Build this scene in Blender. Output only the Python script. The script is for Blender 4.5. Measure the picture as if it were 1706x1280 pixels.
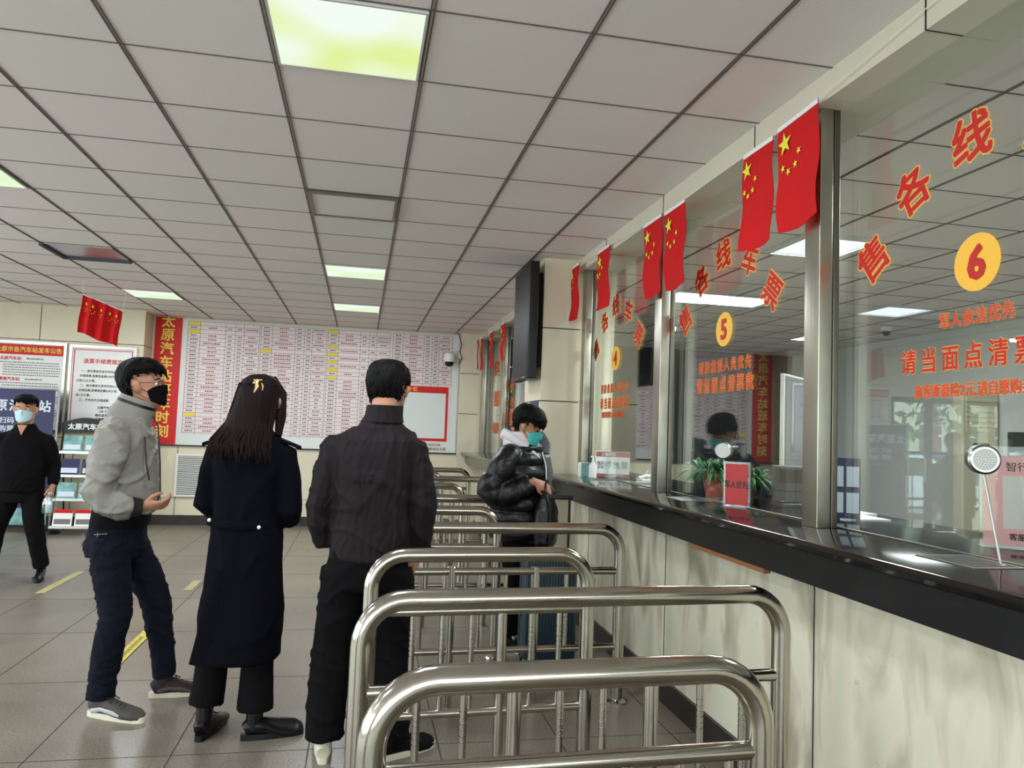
import bpy, bmesh, math, random
from mathutils import Vector, Matrix
random.seed(7)
PI = math.pi
for o in list(bpy.data.objects): bpy.data.objects.remove(o)
SC = bpy.context.scene
COL = SC.collection

# ------------------------------------------------------------------ camera, world, exposure
FPX, YAW, PIT, ROL = 1259.6, .1951, .06288, .03647
fw = Vector((math.sin(YAW)*math.cos(PIT), math.cos(YAW)*math.cos(PIT), math.sin(PIT)))
rt = Vector((math.cos(YAW), -math.sin(YAW), 0)); up = rt.cross(fw)
r2 = rt*math.cos(ROL)+up*math.sin(ROL); u2 = -rt*math.sin(ROL)+up*math.cos(ROL)
cam = bpy.data.cameras.new('camera'); camo = bpy.data.objects.new('camera', cam); COL.objects.link(camo)
cam.sensor_fit = 'HORIZONTAL'; cam.sensor_width = 36; cam.lens = FPX/1706*36
cam.clip_start = .05; cam.clip_end = 200
M4 = Matrix.Identity(4)
for i in range(3):
    M4[i][0] = r2[i]; M4[i][1] = u2[i]; M4[i][2] = -fw[i]
M4.translation = (0, 0, 1.42)
camo.matrix_world = M4
SC.camera = camo
SC.view_settings.view_transform = 'Standard'; SC.view_settings.look = 'None'
SC.view_settings.gamma = 1; SC.view_settings.use_curve_mapping = False
SC.view_settings.exposure = 1.1
w = bpy.data.worlds.new('world'); SC.world = w; w.use_nodes = True
bg = w.node_tree.nodes['Background']; bg.inputs[0].default_value = (.80, .92, 1, 1); bg.inputs[1].default_value = 5.0
H = 2.825                       # ceiling height
TW, TD, TX0, TY0 = .5626, .5310, -.954, 3.004     # ceiling tile grid

def area_light(name, loc, rot, sx, sy, power, color=(1, 1, 1)):
    l = bpy.data.lights.new(name, 'AREA'); l.shape = 'RECTANGLE'; l.size = sx; l.size_y = sy
    l.energy = power; l.color = color
    o = bpy.data.objects.new(name, l); o.location = loc; o.rotation_euler = rot; COL.objects.link(o); return o
# daylight lamps added to brighten the hall at assumed openings, left and behind
area_light('daylight_fill', (-6.85, 2.0, 1.45), (0, -PI/2, 0), 2.3, 10.0, 150, (.84, .93, 1))
area_light('daylight_fill', (-1.0, -3.85, 1.45), (PI/2, 0, 0), 7.5, 2.3, 105, (.86, .94, 1))

# ------------------------------------------------------------------ materials
def S(r, g, b):
    f = lambda c: (c/255/12.92) if c/255 <= .04045 else ((c/255+.055)/1.055)**2.4
    return (f(r), f(g), f(b), 1)
MATS = {}
def mat(name, col=(.5, .5, .5, 1), rough=.6, metal=0, spec=.35, noise=None, bump=None, emit=None, coat=0, sheen=0):
    """noise=(scale, amount, detail) varies the colour; bump=(scale, strength[, stretch vec])"""
    m = bpy.data.materials.new(name); m.use_nodes = True; nt = m.node_tree; b = nt.nodes['Principled BSDF']
    b.inputs['Base Color'].default_value = col; b.inputs['Roughness'].default_value = rough
    b.inputs['Metallic'].default_value = metal; b.inputs['Specular IOR Level'].default_value = spec
    if coat: b.inputs['Coat Weight'].default_value = coat
    if sheen: b.inputs['Sheen Weight'].default_value = sheen
    N, L = nt.nodes, nt.links
    tc = None
    if noise or bump: tc = N.new('ShaderNodeTexCoord')
    if noise:
        n = N.new('ShaderNodeTexNoise'); n.inputs['Scale'].default_value = noise[0]; n.inputs['Detail'].default_value = noise[2] if len(noise) > 2 else 4
        L.new(tc.outputs['Object'], n.inputs['Vector'])
        mx = N.new('ShaderNodeMixRGB'); mx.blend_type = 'MULTIPLY'; mx.inputs[0].default_value = 1
        mr = N.new('ShaderNodeMapRange'); mr.inputs[1].default_value = .3; mr.inputs[2].default_value = .7
        mr.inputs[3].default_value = 1-noise[1]; mr.inputs[4].default_value = 1+noise[1]*.4
        L.new(n.outputs['Fac'], mr.inputs[0]); mx.inputs[1].default_value = col; L.new(mr.outputs[0], mx.inputs[2])
        L.new(mx.outputs[0], b.inputs['Base Color'])
    if bump:
        n = N.new('ShaderNodeTexNoise'); n.inputs['Scale'].default_value = bump[0]; n.inputs['Detail'].default_value = 3
        if len(bump) > 2:
            mp = N.new('ShaderNodeMapping'); mp.inputs['Scale'].default_value = bump[2]
            L.new(tc.outputs['Object'], mp.inputs[0]); L.new(mp.outputs[0], n.inputs['Vector'])
        else: L.new(tc.outputs['Object'], n.inputs['Vector'])
        bp = N.new('ShaderNodeBump'); bp.inputs['Strength'].default_value = bump[1]; bp.inputs['Distance'].default_value = .01
        L.new(n.outputs['Fac'], bp.inputs['Height']); L.new(bp.outputs[0], b.inputs['Normal'])
    if emit:
        b.inputs['Emission Color'].default_value = emit[0]; b.inputs['Emission Strength'].default_value = emit[1]
    MATS[name] = m; return m

def glass_mat(name, f0=.06, tint=(1, 1, 1, 1), rough=0.0):
    m = bpy.data.materials.new(name); m.use_nodes = True; nt = m.node_tree; N, L = nt.nodes, nt.links
    N.remove(N['Principled BSDF']); out = N['Material Output']
    tr = N.new('ShaderNodeBsdfTransparent'); tr.inputs[0].default_value = tint
    gl = N.new('ShaderNodeBsdfGlossy'); gl.inputs['Roughness'].default_value = rough; gl.inputs[0].default_value = (1, 1, 1, 1)
    lw = N.new('ShaderNodeLayerWeight'); lw.inputs['Blend'].default_value = .5
    p = N.new('ShaderNodeMath'); p.operation = 'POWER'; p.inputs[1].default_value = 4; L.new(lw.outputs['Facing'], p.inputs[0])
    q = N.new('ShaderNodeMath'); q.operation = 'MULTIPLY_ADD'; q.inputs[1].default_value = 1-f0; q.inputs[2].default_value = f0
    L.new(p.outputs[0], q.inputs[0])
    mx = N.new('ShaderNodeMixShader'); L.new(q.outputs[0], mx.inputs[0]); L.new(tr.outputs[0], mx.inputs[1]); L.new(gl.outputs[0], mx.inputs[2])
    L.new(mx.outputs[0], out.inputs[0]); MATS[name] = m; return m

mat('steel', S(182, 178, 167), .15, 1, noise=(6, .12), bump=(40, .02, (1, 1, 1)))
mat('brushed', S(178, 174, 160), .3, 1, noise=(3, .25), bump=(60, .05, (1, 1, .05)))
mat('brushed_dark', S(120, 116, 104), .35, 1, noise=(3, .2), bump=(60, .05, (1, 1, .05)))
mat('chrome', S(150, 150, 147), .3, 1)
mat('cladding', S(214, 206, 180), .4, spec=.4, noise=(2, .05))
mat('cladding_white', S(226, 224, 214), .35, noise=(2, .04))
mat('joint', S(52, 50, 44), .8)
mat('header', S(206, 200, 182), .4, noise=(2, .05))
mat('white_wall', S(214, 214, 212), .8, noise=(1.5, .05))
mat('dark_wall', S(64, 62, 66), .9, noise=(4, .2))
mat('baseboard', S(46, 38, 36), .35, noise=(8, .3))
mat('granite', S(16, 15, 17), .08, spec=.4, noise=(60, .4, 6))
mat('granite_side', S(17, 16, 18), .4, spec=.3, noise=(30, .4, 6), bump=(20, .08))
mat('grid', S(104, 96, 92), .6)
mat('fixture_frame', S(205, 205, 200), .4)
mat('red', S(205, 24, 26), .75, spec=.2); mat('yellow', S(232, 208, 74), .7); mat('flagyellow', S(226, 226, 60), .7)
mat('flag_red', S(194, 30, 32), .85, spec=.15, bump=(9, .5)); mat('white', S(232, 232, 230), .6)
mat('letter_red', S(190, 32, 24), .5); mat('letter_orange', S(212, 62, 32), .5); mat('letter_edge', S(222, 170, 84), .5)
mat('disc', S(240, 184, 62), .5)
mat('board_pink', S(222, 208, 206), .35, spec=.5); mat('board_white', S(214, 218, 214), .3)
mat('print_red', S(160, 98, 100), .6); mat('print_grey', S(120, 106, 110), .6); mat('print_line', S(96, 66, 76), .6)
mat('print_black', S(40, 38, 40), .6); mat('print_yellow', S(232, 208, 60), .6); mat('board_red', S(200, 26, 24), .5)
mat('gold_text', S(236, 206, 88), .5); mat('alu', S(190, 192, 190), .3, 1); mat('banner_blue', S(24, 24, 80), .35, noise=(3, .4))
mat('banner_white', S(205, 210, 225), .5); mat('black', S(14, 14, 15), .4); mat('black_matte', S(11, 11, 12), .85, spec=.15)
mat('tvscreen', S(18, 18, 20), .45, spec=.2); mat('pink', S(240, 176, 178), .4); mat('cyan_print', S(120, 170, 165), .4, noise=(14, .5))
mat('plastic_white', S(226, 226, 220), .4); mat('plastic_beige', S(206, 200, 178), .45)
mat('skin', S(180, 130, 104), .5, noise=(9, .08)); mat('lip', S(160, 92, 84), .5)
mat('eye_white', S(225, 222, 218), .2); mat('iris', S(20, 14, 10), .2)
mat('hair', S(9, 8, 9), .65, spec=.12, bump=(70, .7, (1, 1, .12)))
mat('hair_brown', S(24, 13, 13), .65, spec=.1, bump=(60, .8, (1, 1, .08)))
mat('jacket_grey', S(128, 125, 117), .5, spec=.35, noise=(5, .1), bump=(18, .35))
mat('cuff_dark', S(26, 24, 24), .9, bump=(120, .4)); mat('sweater', S(14, 13, 15), .95, spec=.1, bump=(100, .3))
mat('jeans', S(18, 20, 32), .9, spec=.12, noise=(20, .25), bump=(90, .25)); mat('stitch', S(140, 138, 130), .8)
mat('coat_navy', S(9, 9, 17), .95, spec=.08, noise=(6, .15), bump=(80, .2))
mat('trouser_black', S(13, 12, 14), .9, spec=.1, bump=(60, .2)); mat('leather', S(14, 10, 13), .35, spec=.3)
def quilted():
    m = mat('plum_quilt', S(24, 16, 20), .75, spec=.2); nt = m.node_tree; N, L = nt.nodes, nt.links; b = N['Principled BSDF']
    tc = N.new('ShaderNodeTexCoord'); wv = N.new('ShaderNodeTexWave'); wv.inputs['Scale'].default_value = 9; wv.bands_direction = 'X'
    wv.inputs['Distortion'].default_value = 9; wv.inputs['Detail Scale'].default_value = 1.2
    L.new(tc.outputs['Object'], wv.inputs['Vector']); bp = N.new('ShaderNodeBump'); bp.inputs['Strength'].default_value = .4; bp.inputs['Distance'].default_value = .005
    L.new(wv.outputs['Fac'], bp.inputs['Height']); L.new(bp.outputs[0], b.inputs['Normal'])
quilted()
mat('puffer', S(13, 10, 14), .38, spec=.4, bump=(30, .35)); mat('puffer_grey', S(84, 88, 92), .4, bump=(22, .5))
mat('hoodie', S(214, 208, 212), .95, bump=(60, .3)); mat('mask_black', S(9, 8, 10), .9, spec=.1); mat('mask_teal', S(72, 176, 172), .8)
mat('mask_blue', S(176, 208, 216), .8); mat('sole_white', S(214, 210, 190), .6); mat('shoe_grey', S(74, 69, 66), .7, noise=(20, .3))
mat('shoe_silver', S(176, 178, 180), .5); mat('shoe_maroon', S(40, 28, 31), .7); mat('gold', S(188, 164, 118), .5, .7)
mat('suitcase', S(30, 52, 62), .38, spec=.5); mat('terracotta', S(196, 92, 84), .5); mat('leaf', S(60, 130, 52), .5, noise=(10, .4)); mat('soil', S(40, 30, 22), .9)
mat('tape_yellow', S(206, 190, 70), .5, noise=(30, .3)); mat('tape_pale', S(176, 168, 118), .6, noise=(30, .3))
mat('purple', S(150, 110, 170), .6); mat('water', S(190, 205, 212), .1); mat('wood', S(128, 84, 48), .6)
mat('car_blue', S(40, 70, 130), .3); mat('car_white', S(205, 212, 220), .25); mat('facade', S(176, 176, 158), .8, noise=(1, .1))
mat('foliage', S(96, 116, 84), .9, noise=(3, .6, 8)); mat('asphalt', S(150, 148, 140), .9, noise=(2, .1)); mat('tyre', S(20, 20, 22), .8)
glass_mat('glass', .055, (.93, .97, .95, 1)); glass_mat('acrylic', .05, (.95, .97, .97, 1)); glass_mat('clear_bag', .15, (.88, .92, .94, 1), .1)
mat('panel_dark', S(70, 70, 78), .7); mat('red_card', S(170, 50, 50), .5); mat('grey_print', S(120, 122, 128), .5)

def emis(name, colA, colB, strength):
    m = bpy.data.materials.new(name); m.use_nodes = True; nt = m.node_tree; N, L = nt.nodes, nt.links
    N.remove(N['Principled BSDF']); e = N.new('ShaderNodeEmission'); e.inputs[1].default_value = strength
    tc = N.new('ShaderNodeTexCoord'); n = N.new('ShaderNodeTexNoise'); n.inputs['Scale'].default_value = 2.2; n.inputs['Detail'].default_value = 1
    L.new(tc.outputs['Object'], n.inputs['Vector']); cr = N.new('ShaderNodeValToRGB'); cr.color_ramp.elements[0].position = .38; cr.color_ramp.elements[1].position = .62
    cr.color_ramp.elements[0].color = colA; cr.color_ramp.elements[1].color = colB
    L.new(n.outputs['Fac'], cr.inputs[0]); L.new(cr.outputs[0], e.inputs[0]); L.new(e.outputs[0], N['Material Output'].inputs[0]); MATS[name] = m
emis('diffuser', S(212, 228, 150), S(228, 238, 228), .54)
emis('diffuser_pale', S(214, 234, 192), S(228, 240, 226), .54)
emis('diffuser_white', S(232, 240, 250), S(240, 246, 252), .6)

def ceiling_mat():
    m = mat('ceiling', S(205, 196, 192), .85, spec=.2); nt = m.node_tree; N, L = nt.nodes, nt.links; b = N['Principled BSDF']
    geo = N.new('ShaderNodeNewGeometry'); sp = N.new('ShaderNodeSeparateXYZ'); L.new(geo.outputs['Position'], sp.inputs[0])
    def math_(op, a, bb=None, c=None):
        n = N.new('ShaderNodeMath'); n.operation = op
        for i, v in enumerate((a, bb, c)):
            if v is None: continue
            if isinstance(v, (int, float)): n.inputs[i].default_value = v
            else: L.new(v, n.inputs[i])
        return n.outputs[0]
    ux = math_('DIVIDE', math_('SUBTRACT', sp.outputs[0], TX0), TW); uy = math_('DIVIDE', math_('SUBTRACT', sp.outputs[1], TY0), TD)
    cell = N.new('ShaderNodeCombineXYZ'); L.new(math_('FLOOR', ux), cell.inputs[0]); L.new(math_('FLOOR', uy), cell.inputs[1])
    wn = N.new('ShaderNodeTexWhiteNoise'); wn.noise_dimensions = '3D'; L.new(cell.outputs[0], wn.inputs['Vector'])
    ramp = N.new('ShaderNodeMixRGB'); ramp.inputs[1].default_value = S(229, 226, 221); ramp.inputs[2].default_value = S(235, 225, 224); L.new(wn.outputs['Value'], ramp.inputs[0])
    vor = N.new('ShaderNodeTexVoronoi'); vor.inputs['Scale'].default_value = 75; L.new(geo.outputs['Position'], vor.inputs['Vector'])
    ns = N.new('ShaderNodeTexNoise'); ns.inputs['Scale'].default_value = 5; L.new(geo.outputs['Position'], ns.inputs['Vector'])
    thr = math_('MULTIPLY', ns.outputs['Fac'], .22)
    hole = math_('LESS_THAN', vor.outputs['Distance'], thr)
    mx = N.new('ShaderNodeMixRGB'); L.new(math_('MULTIPLY', hole, .3), mx.inputs[0]); L.new(ramp.outputs[0], mx.inputs[1]); mx.inputs[2].default_value = S(110, 102, 98)
    L.new(mx.outputs[0], b.inputs['Base Color'])
ceiling_mat()

def floor_mat():
    m = mat('floor', S(150, 140, 126), .3, spec=.45); nt = m.node_tree; N, L = nt.nodes, nt.links; b = N['Principled BSDF']
    geo = N.new('ShaderNodeNewGeometry')
    n = N.new('ShaderNodeTexNoise'); n.inputs['Scale'].default_value = 90; n.inputs['Detail'].default_value = 3; L.new(geo.outputs['Position'], n.inputs['Vector'])
    n2 = N.new('ShaderNodeTexNoise'); n2.inputs['Scale'].default_value = 1.3; n2.inputs['Detail'].default_value = 6; L.new(geo.outputs['Position'], n2.inputs['Vector'])
    r = N.new('ShaderNodeValToRGB'); r.color_ramp.elements[0].color = S(104, 95, 84); r.color_ramp.elements[1].color = S(142, 133, 119); r.color_ramp.elements[0].position = .3; r.color_ramp.elements[1].position = .7
    L.new(n.outputs['Fac'], r.inputs[0])
    r2_ = N.new('ShaderNodeMapRange'); r2_.inputs[1].default_value = .35; r2_.inputs[2].default_value = .65; r2_.inputs[3].default_value = .78; r2_.inputs[4].default_value = 1.06; L.new(n2.outputs['Fac'], r2_.inputs[0])
    mx = N.new('ShaderNodeMixRGB'); mx.blend_type = 'MULTIPLY'; mx.inputs[0].default_value = 1; L.new(r.outputs[0], mx.inputs[1]); L.new(r2_.outputs[0], mx.inputs[2]); L.new(mx.outputs[0], b.inputs['Base Color'])
    r3 = N.new('ShaderNodeMapRange'); r3.inputs[3].default_value = .2; r3.inputs[4].default_value = .42; L.new(n2.outputs['Fac'], r3.inputs[0]); L.new(r3.outputs[0], b.inputs['Roughness'])
floor_mat()

def marble_mat():
    m = mat('marble', S(206, 202, 178), .38, spec=.4); nt = m.node_tree; N, L = nt.nodes, nt.links; b = N['Principled BSDF']
    geo = N.new('ShaderNodeNewGeometry'); mp = N.new('ShaderNodeMapping'); mp.inputs['Scale'].default_value = (1, 1, .35); L.new(geo.outputs['Position'], mp.inputs[0])
    n = N.new('ShaderNodeTexNoise'); n.inputs['Scale'].default_value = 4; n.inputs['Detail'].default_value = 8; n.inputs['Distortion'].default_value = 1.2; L.new(mp.outputs[0], n.inputs['Vector'])
    r = N.new('ShaderNodeValToRGB'); cr = r.color_ramp; cr.elements[0].position = .3; cr.elements[0].color = S(150, 144, 124); cr.elements[1].position = .52; cr.elements[1].color = S(216, 210, 190)
    e = cr.elements.new(.75); e.color = S(206, 210, 188); L.new(n.outputs['Fac'], r.inputs[0])
    n2 = N.new('ShaderNodeTexNoise'); n2.inputs['Scale'].default_value = 9; n2.inputs['Detail'].default_value = 12; n2.inputs['Roughness'].default_value = .75; L.new(geo.outputs['Position'], n2.inputs['Vector'])
    r2_ = N.new('ShaderNodeMapRange'); r2_.inputs[1].default_value = .62; r2_.inputs[2].default_value = .72; r2_.inputs[3].default_value = 0; r2_.inputs[4].default_value = .55; L.new(n2.outputs['Fac'], r2_.inputs[0])
    mx = N.new('ShaderNodeMixRGB'); L.new(r2_.outputs[0], mx.inputs[0]); L.new(r.outputs[0], mx.inputs[1]); mx.inputs[2].default_value = S(110, 100, 84); L.new(mx.outputs[0], b.inputs['Base Color'])
marble_mat()

# ------------------------------------------------------------------ mesh builder
class MB:
    def __init__(s): s.v = []; s.f = []; s.m = []; s.s = []; s.mats = []
    def mi(s, name):
        if name not in s.mats: s.mats.append(name)
        return s.mats.index(name)
    def add(s, vs, fs, m='white', smooth=False):
        b = len(s.v); s.v += [tuple(v) for v in vs]; k = s.mi(m)
        for f in fs: s.f.append(tuple(b+i for i in f)); s.m.append(k); s.s.append(smooth)
        return s
    def box(s, x0, x1, y0, y1, z0, z1, m='white', M=None, bev=0):
        if bev:
            bm = bmesh.new(); bmesh.ops.create_cube(bm, size=1)
            for v in bm.verts: v.co = Vector(((x0+x1)/2+v.co.x*(x1-x0), (y0+y1)/2+v.co.y*(y1-y0), (z0+z1)/2+v.co.z*(z1-z0)))
            bmesh.ops.bevel(bm, geom=bm.edges[:], offset=bev, segments=3, affect='EDGES', profile=.6)
            bm.verts.index_update(); vs = [v.co.copy() for v in bm.verts]; fs = [[v.index for v in f.verts] for f in bm.faces]; bm.free()
            if M: vs = [M@v for v in vs]
            return s.add(vs, fs, m, False)
        vs = [Vector((x, y, z)) for x in (x0, x1) for y in (y0, y1) for z in (z0, z1)]
        if M: vs = [M@v for v in vs]
        return s.add(vs, [(0, 1, 3, 2), (4, 6, 7, 5), (0, 4, 5, 1), (2, 3, 7, 6), (0, 2, 6, 4), (1, 5, 7, 3)], m)
    def quad(s, a, b, c, d, m='white'): return s.add([a, b, c, d], [(0, 1, 2, 3)], m)
    def tube(s, pts, r, m='steel', n=12, caps=True, close=False):
        """round tube along pts; r scalar or list"""
        pts = [Vector(p) for p in pts]; L = len(pts); rs = r if isinstance(r, (list, tuple)) else [r]*L
        return s.loft(pts, [(q, q) for q in rs], m, n, caps)
    def loft(s, pts, rad, m='white', n=16, caps=True, ref=(0, 0, 1), pw=2.0, smooth=True):
        pts = [Vector(p) for p in pts]; L = len(pts); vs = []; prev = None
        for i, p in enumerate(pts):
            t = (pts[min(i+1, L-1)]-pts[max(i-1, 0)])
            if t.length < 1e-9: t = Vector((0, 0, 1))
            t.normalize()
            if prev is None:
                rf = Vector(ref)
                if abs(rf.dot(t)) > .97: rf = Vector((0, 1, 0)) if abs(t.y) < .9 else Vector((1, 0, 0))
                a = (rf-t*rf.dot(t)).normalized()
            else: a = (prev-t*prev.dot(t)).normalized()
            prev = a; b = t.cross(a); ra, rb = rad[i]
            for k in range(n):
                th = 2*PI*k/n; c, sn = math.cos(th), math.sin(th)
                if pw != 2: c = math.copysign(abs(c)**(2/pw), c); sn = math.copysign(abs(sn)**(2/pw), sn)
                vs.append(p+a*ra*c+b*rb*sn)
        fs = [(i*n+k, i*n+(k+1) % n, (i+1)*n+(k+1) % n, (i+1)*n+k) for i in range(L-1) for k in range(n)]
        if caps: fs += [tuple(range(n-1, -1, -1)), tuple((L-1)*n+k for k in range(n))]
        return s.add(vs, fs, m, smooth)
    def stack(s, secs, m='white', n=28, pw=2.2, caps=True, M=None, smooth=True):
        """horizontal sections (z, cx, cy, rx, ry[, yaw])"""
        vs = []
        for q in secs:
            z, cx, cy, rx, ry = q[:5]; a = q[5] if len(q) > 5 else 0
            for k in range(n):
                th = 2*PI*k/n; c, sn = math.cos(th), math.sin(th)
                c = math.copysign(abs(c)**(2/pw), c)*rx; sn = math.copysign(abs(sn)**(2/pw), sn)*ry
                vs.append(Vector((cx+c*math.cos(a)-sn*math.sin(a), cy+c*math.sin(a)+sn*math.cos(a), z)))
        if M: vs = [M@v for v in vs]
        L = len(secs)
        fs = [(i*n+k, i*n+(k+1) % n, (i+1)*n+(k+1) % n, (i+1)*n+k) for i in range(L-1) for k in range(n)]
        if caps: fs += [tuple(range(n-1, -1, -1)), tuple((L-1)*n+k for k in range(n))]
        return s.add(vs, fs, m, smooth)
    def lathe(s, prof, org=(0, 0, 0), axis='Z', m='steel', n=16, M=None):
        vs = []
        for r, z in prof:
            for k in range(n):
                th = 2*PI*k/n; vs.append(Vector((r*math.cos(th), r*math.sin(th), z)))
        R = {'Z': Matrix.Identity(4), 'X': Matrix.Rotation(PI/2, 4, 'Y'), 'Y': Matrix.Rotation(-PI/2, 4, 'X')}[axis]
        T = Matrix.Translation(Vector(org)) @ R
        if M: T = M @ T
        vs = [T@v for v in vs]; L = len(prof)
        fs = [(i*n+k, i*n+(k+1) % n, (i+1)*n+(k+1) % n, (i+1)*n+k) for i in range(L-1) for k in range(n)]
        fs += [tuple(range(n-1, -1, -1)), tuple((L-1)*n+k for k in range(n))]
        return s.add(vs, fs, m, True)
    def ball(s, c, rx, ry=None, rz=None, m='white', n=14, M=None):
        ry = ry or rx; rz = rz or rx; pr = []
        vs = []
        for i in range(n//2+1):
            ph = PI*i/(n//2)
            for k in range(n):
                th = 2*PI*k/n; v = Vector((rx*math.sin(ph)*math.cos(th), ry*math.sin(ph)*math.sin(th), rz*math.cos(ph)))
                if M: v = M.to_3x3()@v
                vs.append(Vector(c)+v)
        fs = [(i*n+k, (i+1)*n+k, (i+1)*n+(k+1) % n, i*n+(k+1) % n) for i in range(n//2) for k in range(n)]
        return s.add(vs, fs, m, True)
    def prism(s, outline, d0, d1, plane='XZ', m='white', M=None, smooth=False):
        """outline 2D polygon extruded along the missing axis from d0 to d1"""
        def P(u, v, d): return Vector({'XZ': (u, d, v), 'YZ': (d, u, v), 'XY': (u, v, d)}[plane])
        n = len(outline); vs = [P(u, v, d0) for u, v in outline]+[P(u, v, d1) for u, v in outline]
        if M: vs = [M@v for v in vs]
        return s.add(vs, [tuple(range(n-1, -1, -1)), tuple(range(n, 2*n))]+[(k, (k+1) % n, n+(k+1) % n, n+k) for k in range(n)], m, smooth)
    def mesh(s, name):
        me = bpy.data.meshes.new(name); me.from_pydata(s.v, [], s.f)
        for q in s.mats: me.materials.append(MATS[q])
        me.polygons.foreach_set('material_index', s.m); me.polygons.foreach_set('use_smooth', s.s)
        bm = bmesh.new(); bm.from_mesh(me); bmesh.ops.recalc_face_normals(bm, faces=bm.faces); bm.to_mesh(me); bm.free()
        me.set_sharp_from_angle(angle=math.radians(38)); me.update(); return me
    def build(s, name, parent=None, loc=None, **props):
        me = s.mesh(name); o = bpy.data.objects.new(name, me); COL.objects.link(o)
        if parent is not None: o.parent = parent
        if loc: o.location = loc
        tag(o, **props); return o
def tag(o, label=None, category=None, group=None, kind=None):
    for k, v in (('label', label), ('category', category), ('group', group), ('kind', kind)):
        if v: o[k] = v
    return o
def thing(name, label, category, loc=(0, 0, 0), rz=0, group=None, scale=1):
    o = bpy.data.objects.new(name, None); COL.objects.link(o); o.empty_display_size = .1
    o.location = loc; o.rotation_euler = (0, 0, rz); o.scale = (scale,)*3
    return tag(o, label, category, group)
def struct(mb, name, parent=None): return mb.build(name, parent, kind='structure' if parent is None else None)

def crease(me, folds):
    """push the cloth out along ridged, stretched noise: (amplitude, (sx, sy, sz), tilt)"""
    from mathutils import noise
    vs = me.vertices; out = []
    for v in vs:
        p = v.co; d = 0
        for amp, sc, tilt in folds:
            w_ = noise.noise(p*5)*.10; q = Vector((p.x*sc[0], p.y*sc[1], (p.z+tilt*(p.x+p.y)+w_)*sc[2]))
            r_ = 1-min(1, abs(noise.noise(q))*3.2); d += amp*(r_*r_-.25)
        out.append(p+v.normal*d)
    for v, c in zip(vs, out): v.co = c
def remeshed(mb, name, m, parent, voxel=.01, smooth=3, disp=None, folds=None, **props):
    """fuse overlapping closed shapes into one continuous skin"""
    me = mb.mesh('tmp'); o = bpy.data.objects.new('tmp', me); COL.objects.link(o)
    md = o.modifiers.new('r', 'REMESH'); md.mode = 'VOXEL'; md.voxel_size = voxel; md.use_smooth_shade = True
    if smooth: sm = o.modifiers.new('s', 'SMOOTH'); sm.iterations = smooth; sm.factor = .5
    for q in (disp or []):
        t = bpy.data.textures.new('wr', 'CLOUDS'); t.noise_scale = q[0]; t.noise_depth = 2; t.noise_type = 'HARD_NOISE' if len(q) > 2 else 'SOFT_NOISE'
        d = o.modifiers.new('d', 'DISPLACE'); d.texture = t; d.strength = q[1]; d.mid_level = .25 if len(q) > 2 else .5; d.texture_coords = 'LOCAL'
    dg = bpy.context.evaluated_depsgraph_get(); nm = bpy.data.meshes.new_from_object(o.evaluated_get(dg)); nm.name = name
    bpy.data.objects.remove(o)
    if folds: crease(nm, folds)
    nm.materials.clear(); nm.materials.append(MATS[m])
    nm.polygons.foreach_set('use_smooth', [True]*len(nm.polygons)); nm.polygons.foreach_set('material_index', [0]*len(nm.polygons))
    r = bpy.data.objects.new(name, nm); COL.objects.link(r)
    if parent is not None: r.parent = parent
    return tag(r, **props)

_tc = {}
def glyphs(body, spacing=1.0):
    k = (body, spacing)
    if k not in _tc:
        c = bpy.data.curves.new('t', 'FONT'); c.body = body; c.resolution_u = 2; c.align_x = 'CENTER'; c.align_y = 'CENTER'; c.space_character = spacing
        o = bpy.data.objects.new('t', c); COL.objects.link(o)
        me = bpy.data.meshes.new_from_object(o.evaluated_get(bpy.context.evaluated_depsgraph_get()))
        vs = [v.co.copy() for v in me.vertices]; fs = [tuple(p.vertices) for p in me.polygons]
        bpy.data.objects.remove(o); bpy.data.curves.remove(c); bpy.data.meshes.remove(me)
        _tc[k] = (vs, fs)
    return _tc[k]
def text(mb, body, c, size, m, xd=(1, 0, 0), yd=(0, 0, 1), offset=.018, rot=0, sx=1.0, spacing=1.0, lift=0.0):
    """write body centred on c; size = height of a character; offset thickens the strokes"""
    vs, fs = glyphs(body, spacing)
    if not vs: return
    xs = [v.x for v in vs]; ys = [v.y for v in vs]; mx = (min(xs)+max(xs))/2; my = (min(ys)+max(ys))/2
    X, Y = Vector(xd), Vector(yd); N = X.cross(Y); C0 = Vector(c)+N*lift; k = size/.92
    cr, sr = math.cos(rot), math.sin(rot)
    nd = 0 if offset < .015 else (4 if offset < .035 else 10)
    for q in range(max(1, nd)):
        ox, oy = (0, 0) if nd == 0 else (offset*math.cos(2*PI*(q+.5)/nd), offset*math.sin(2*PI*(q+.5)/nd)); out = []
        for v in vs:
            a = (v.x-mx+ox)*k*sx; b = (v.y-my+oy)*k
            out.append(C0+X*(a*cr-b*sr)+Y*(a*sr+b*cr)+N*q*.00014)
        mb.add(out, fs, m)
XL, YL = (0, -1, 0), (0, 0, 1)       # writing on the ticket windows, read from the hall

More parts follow.
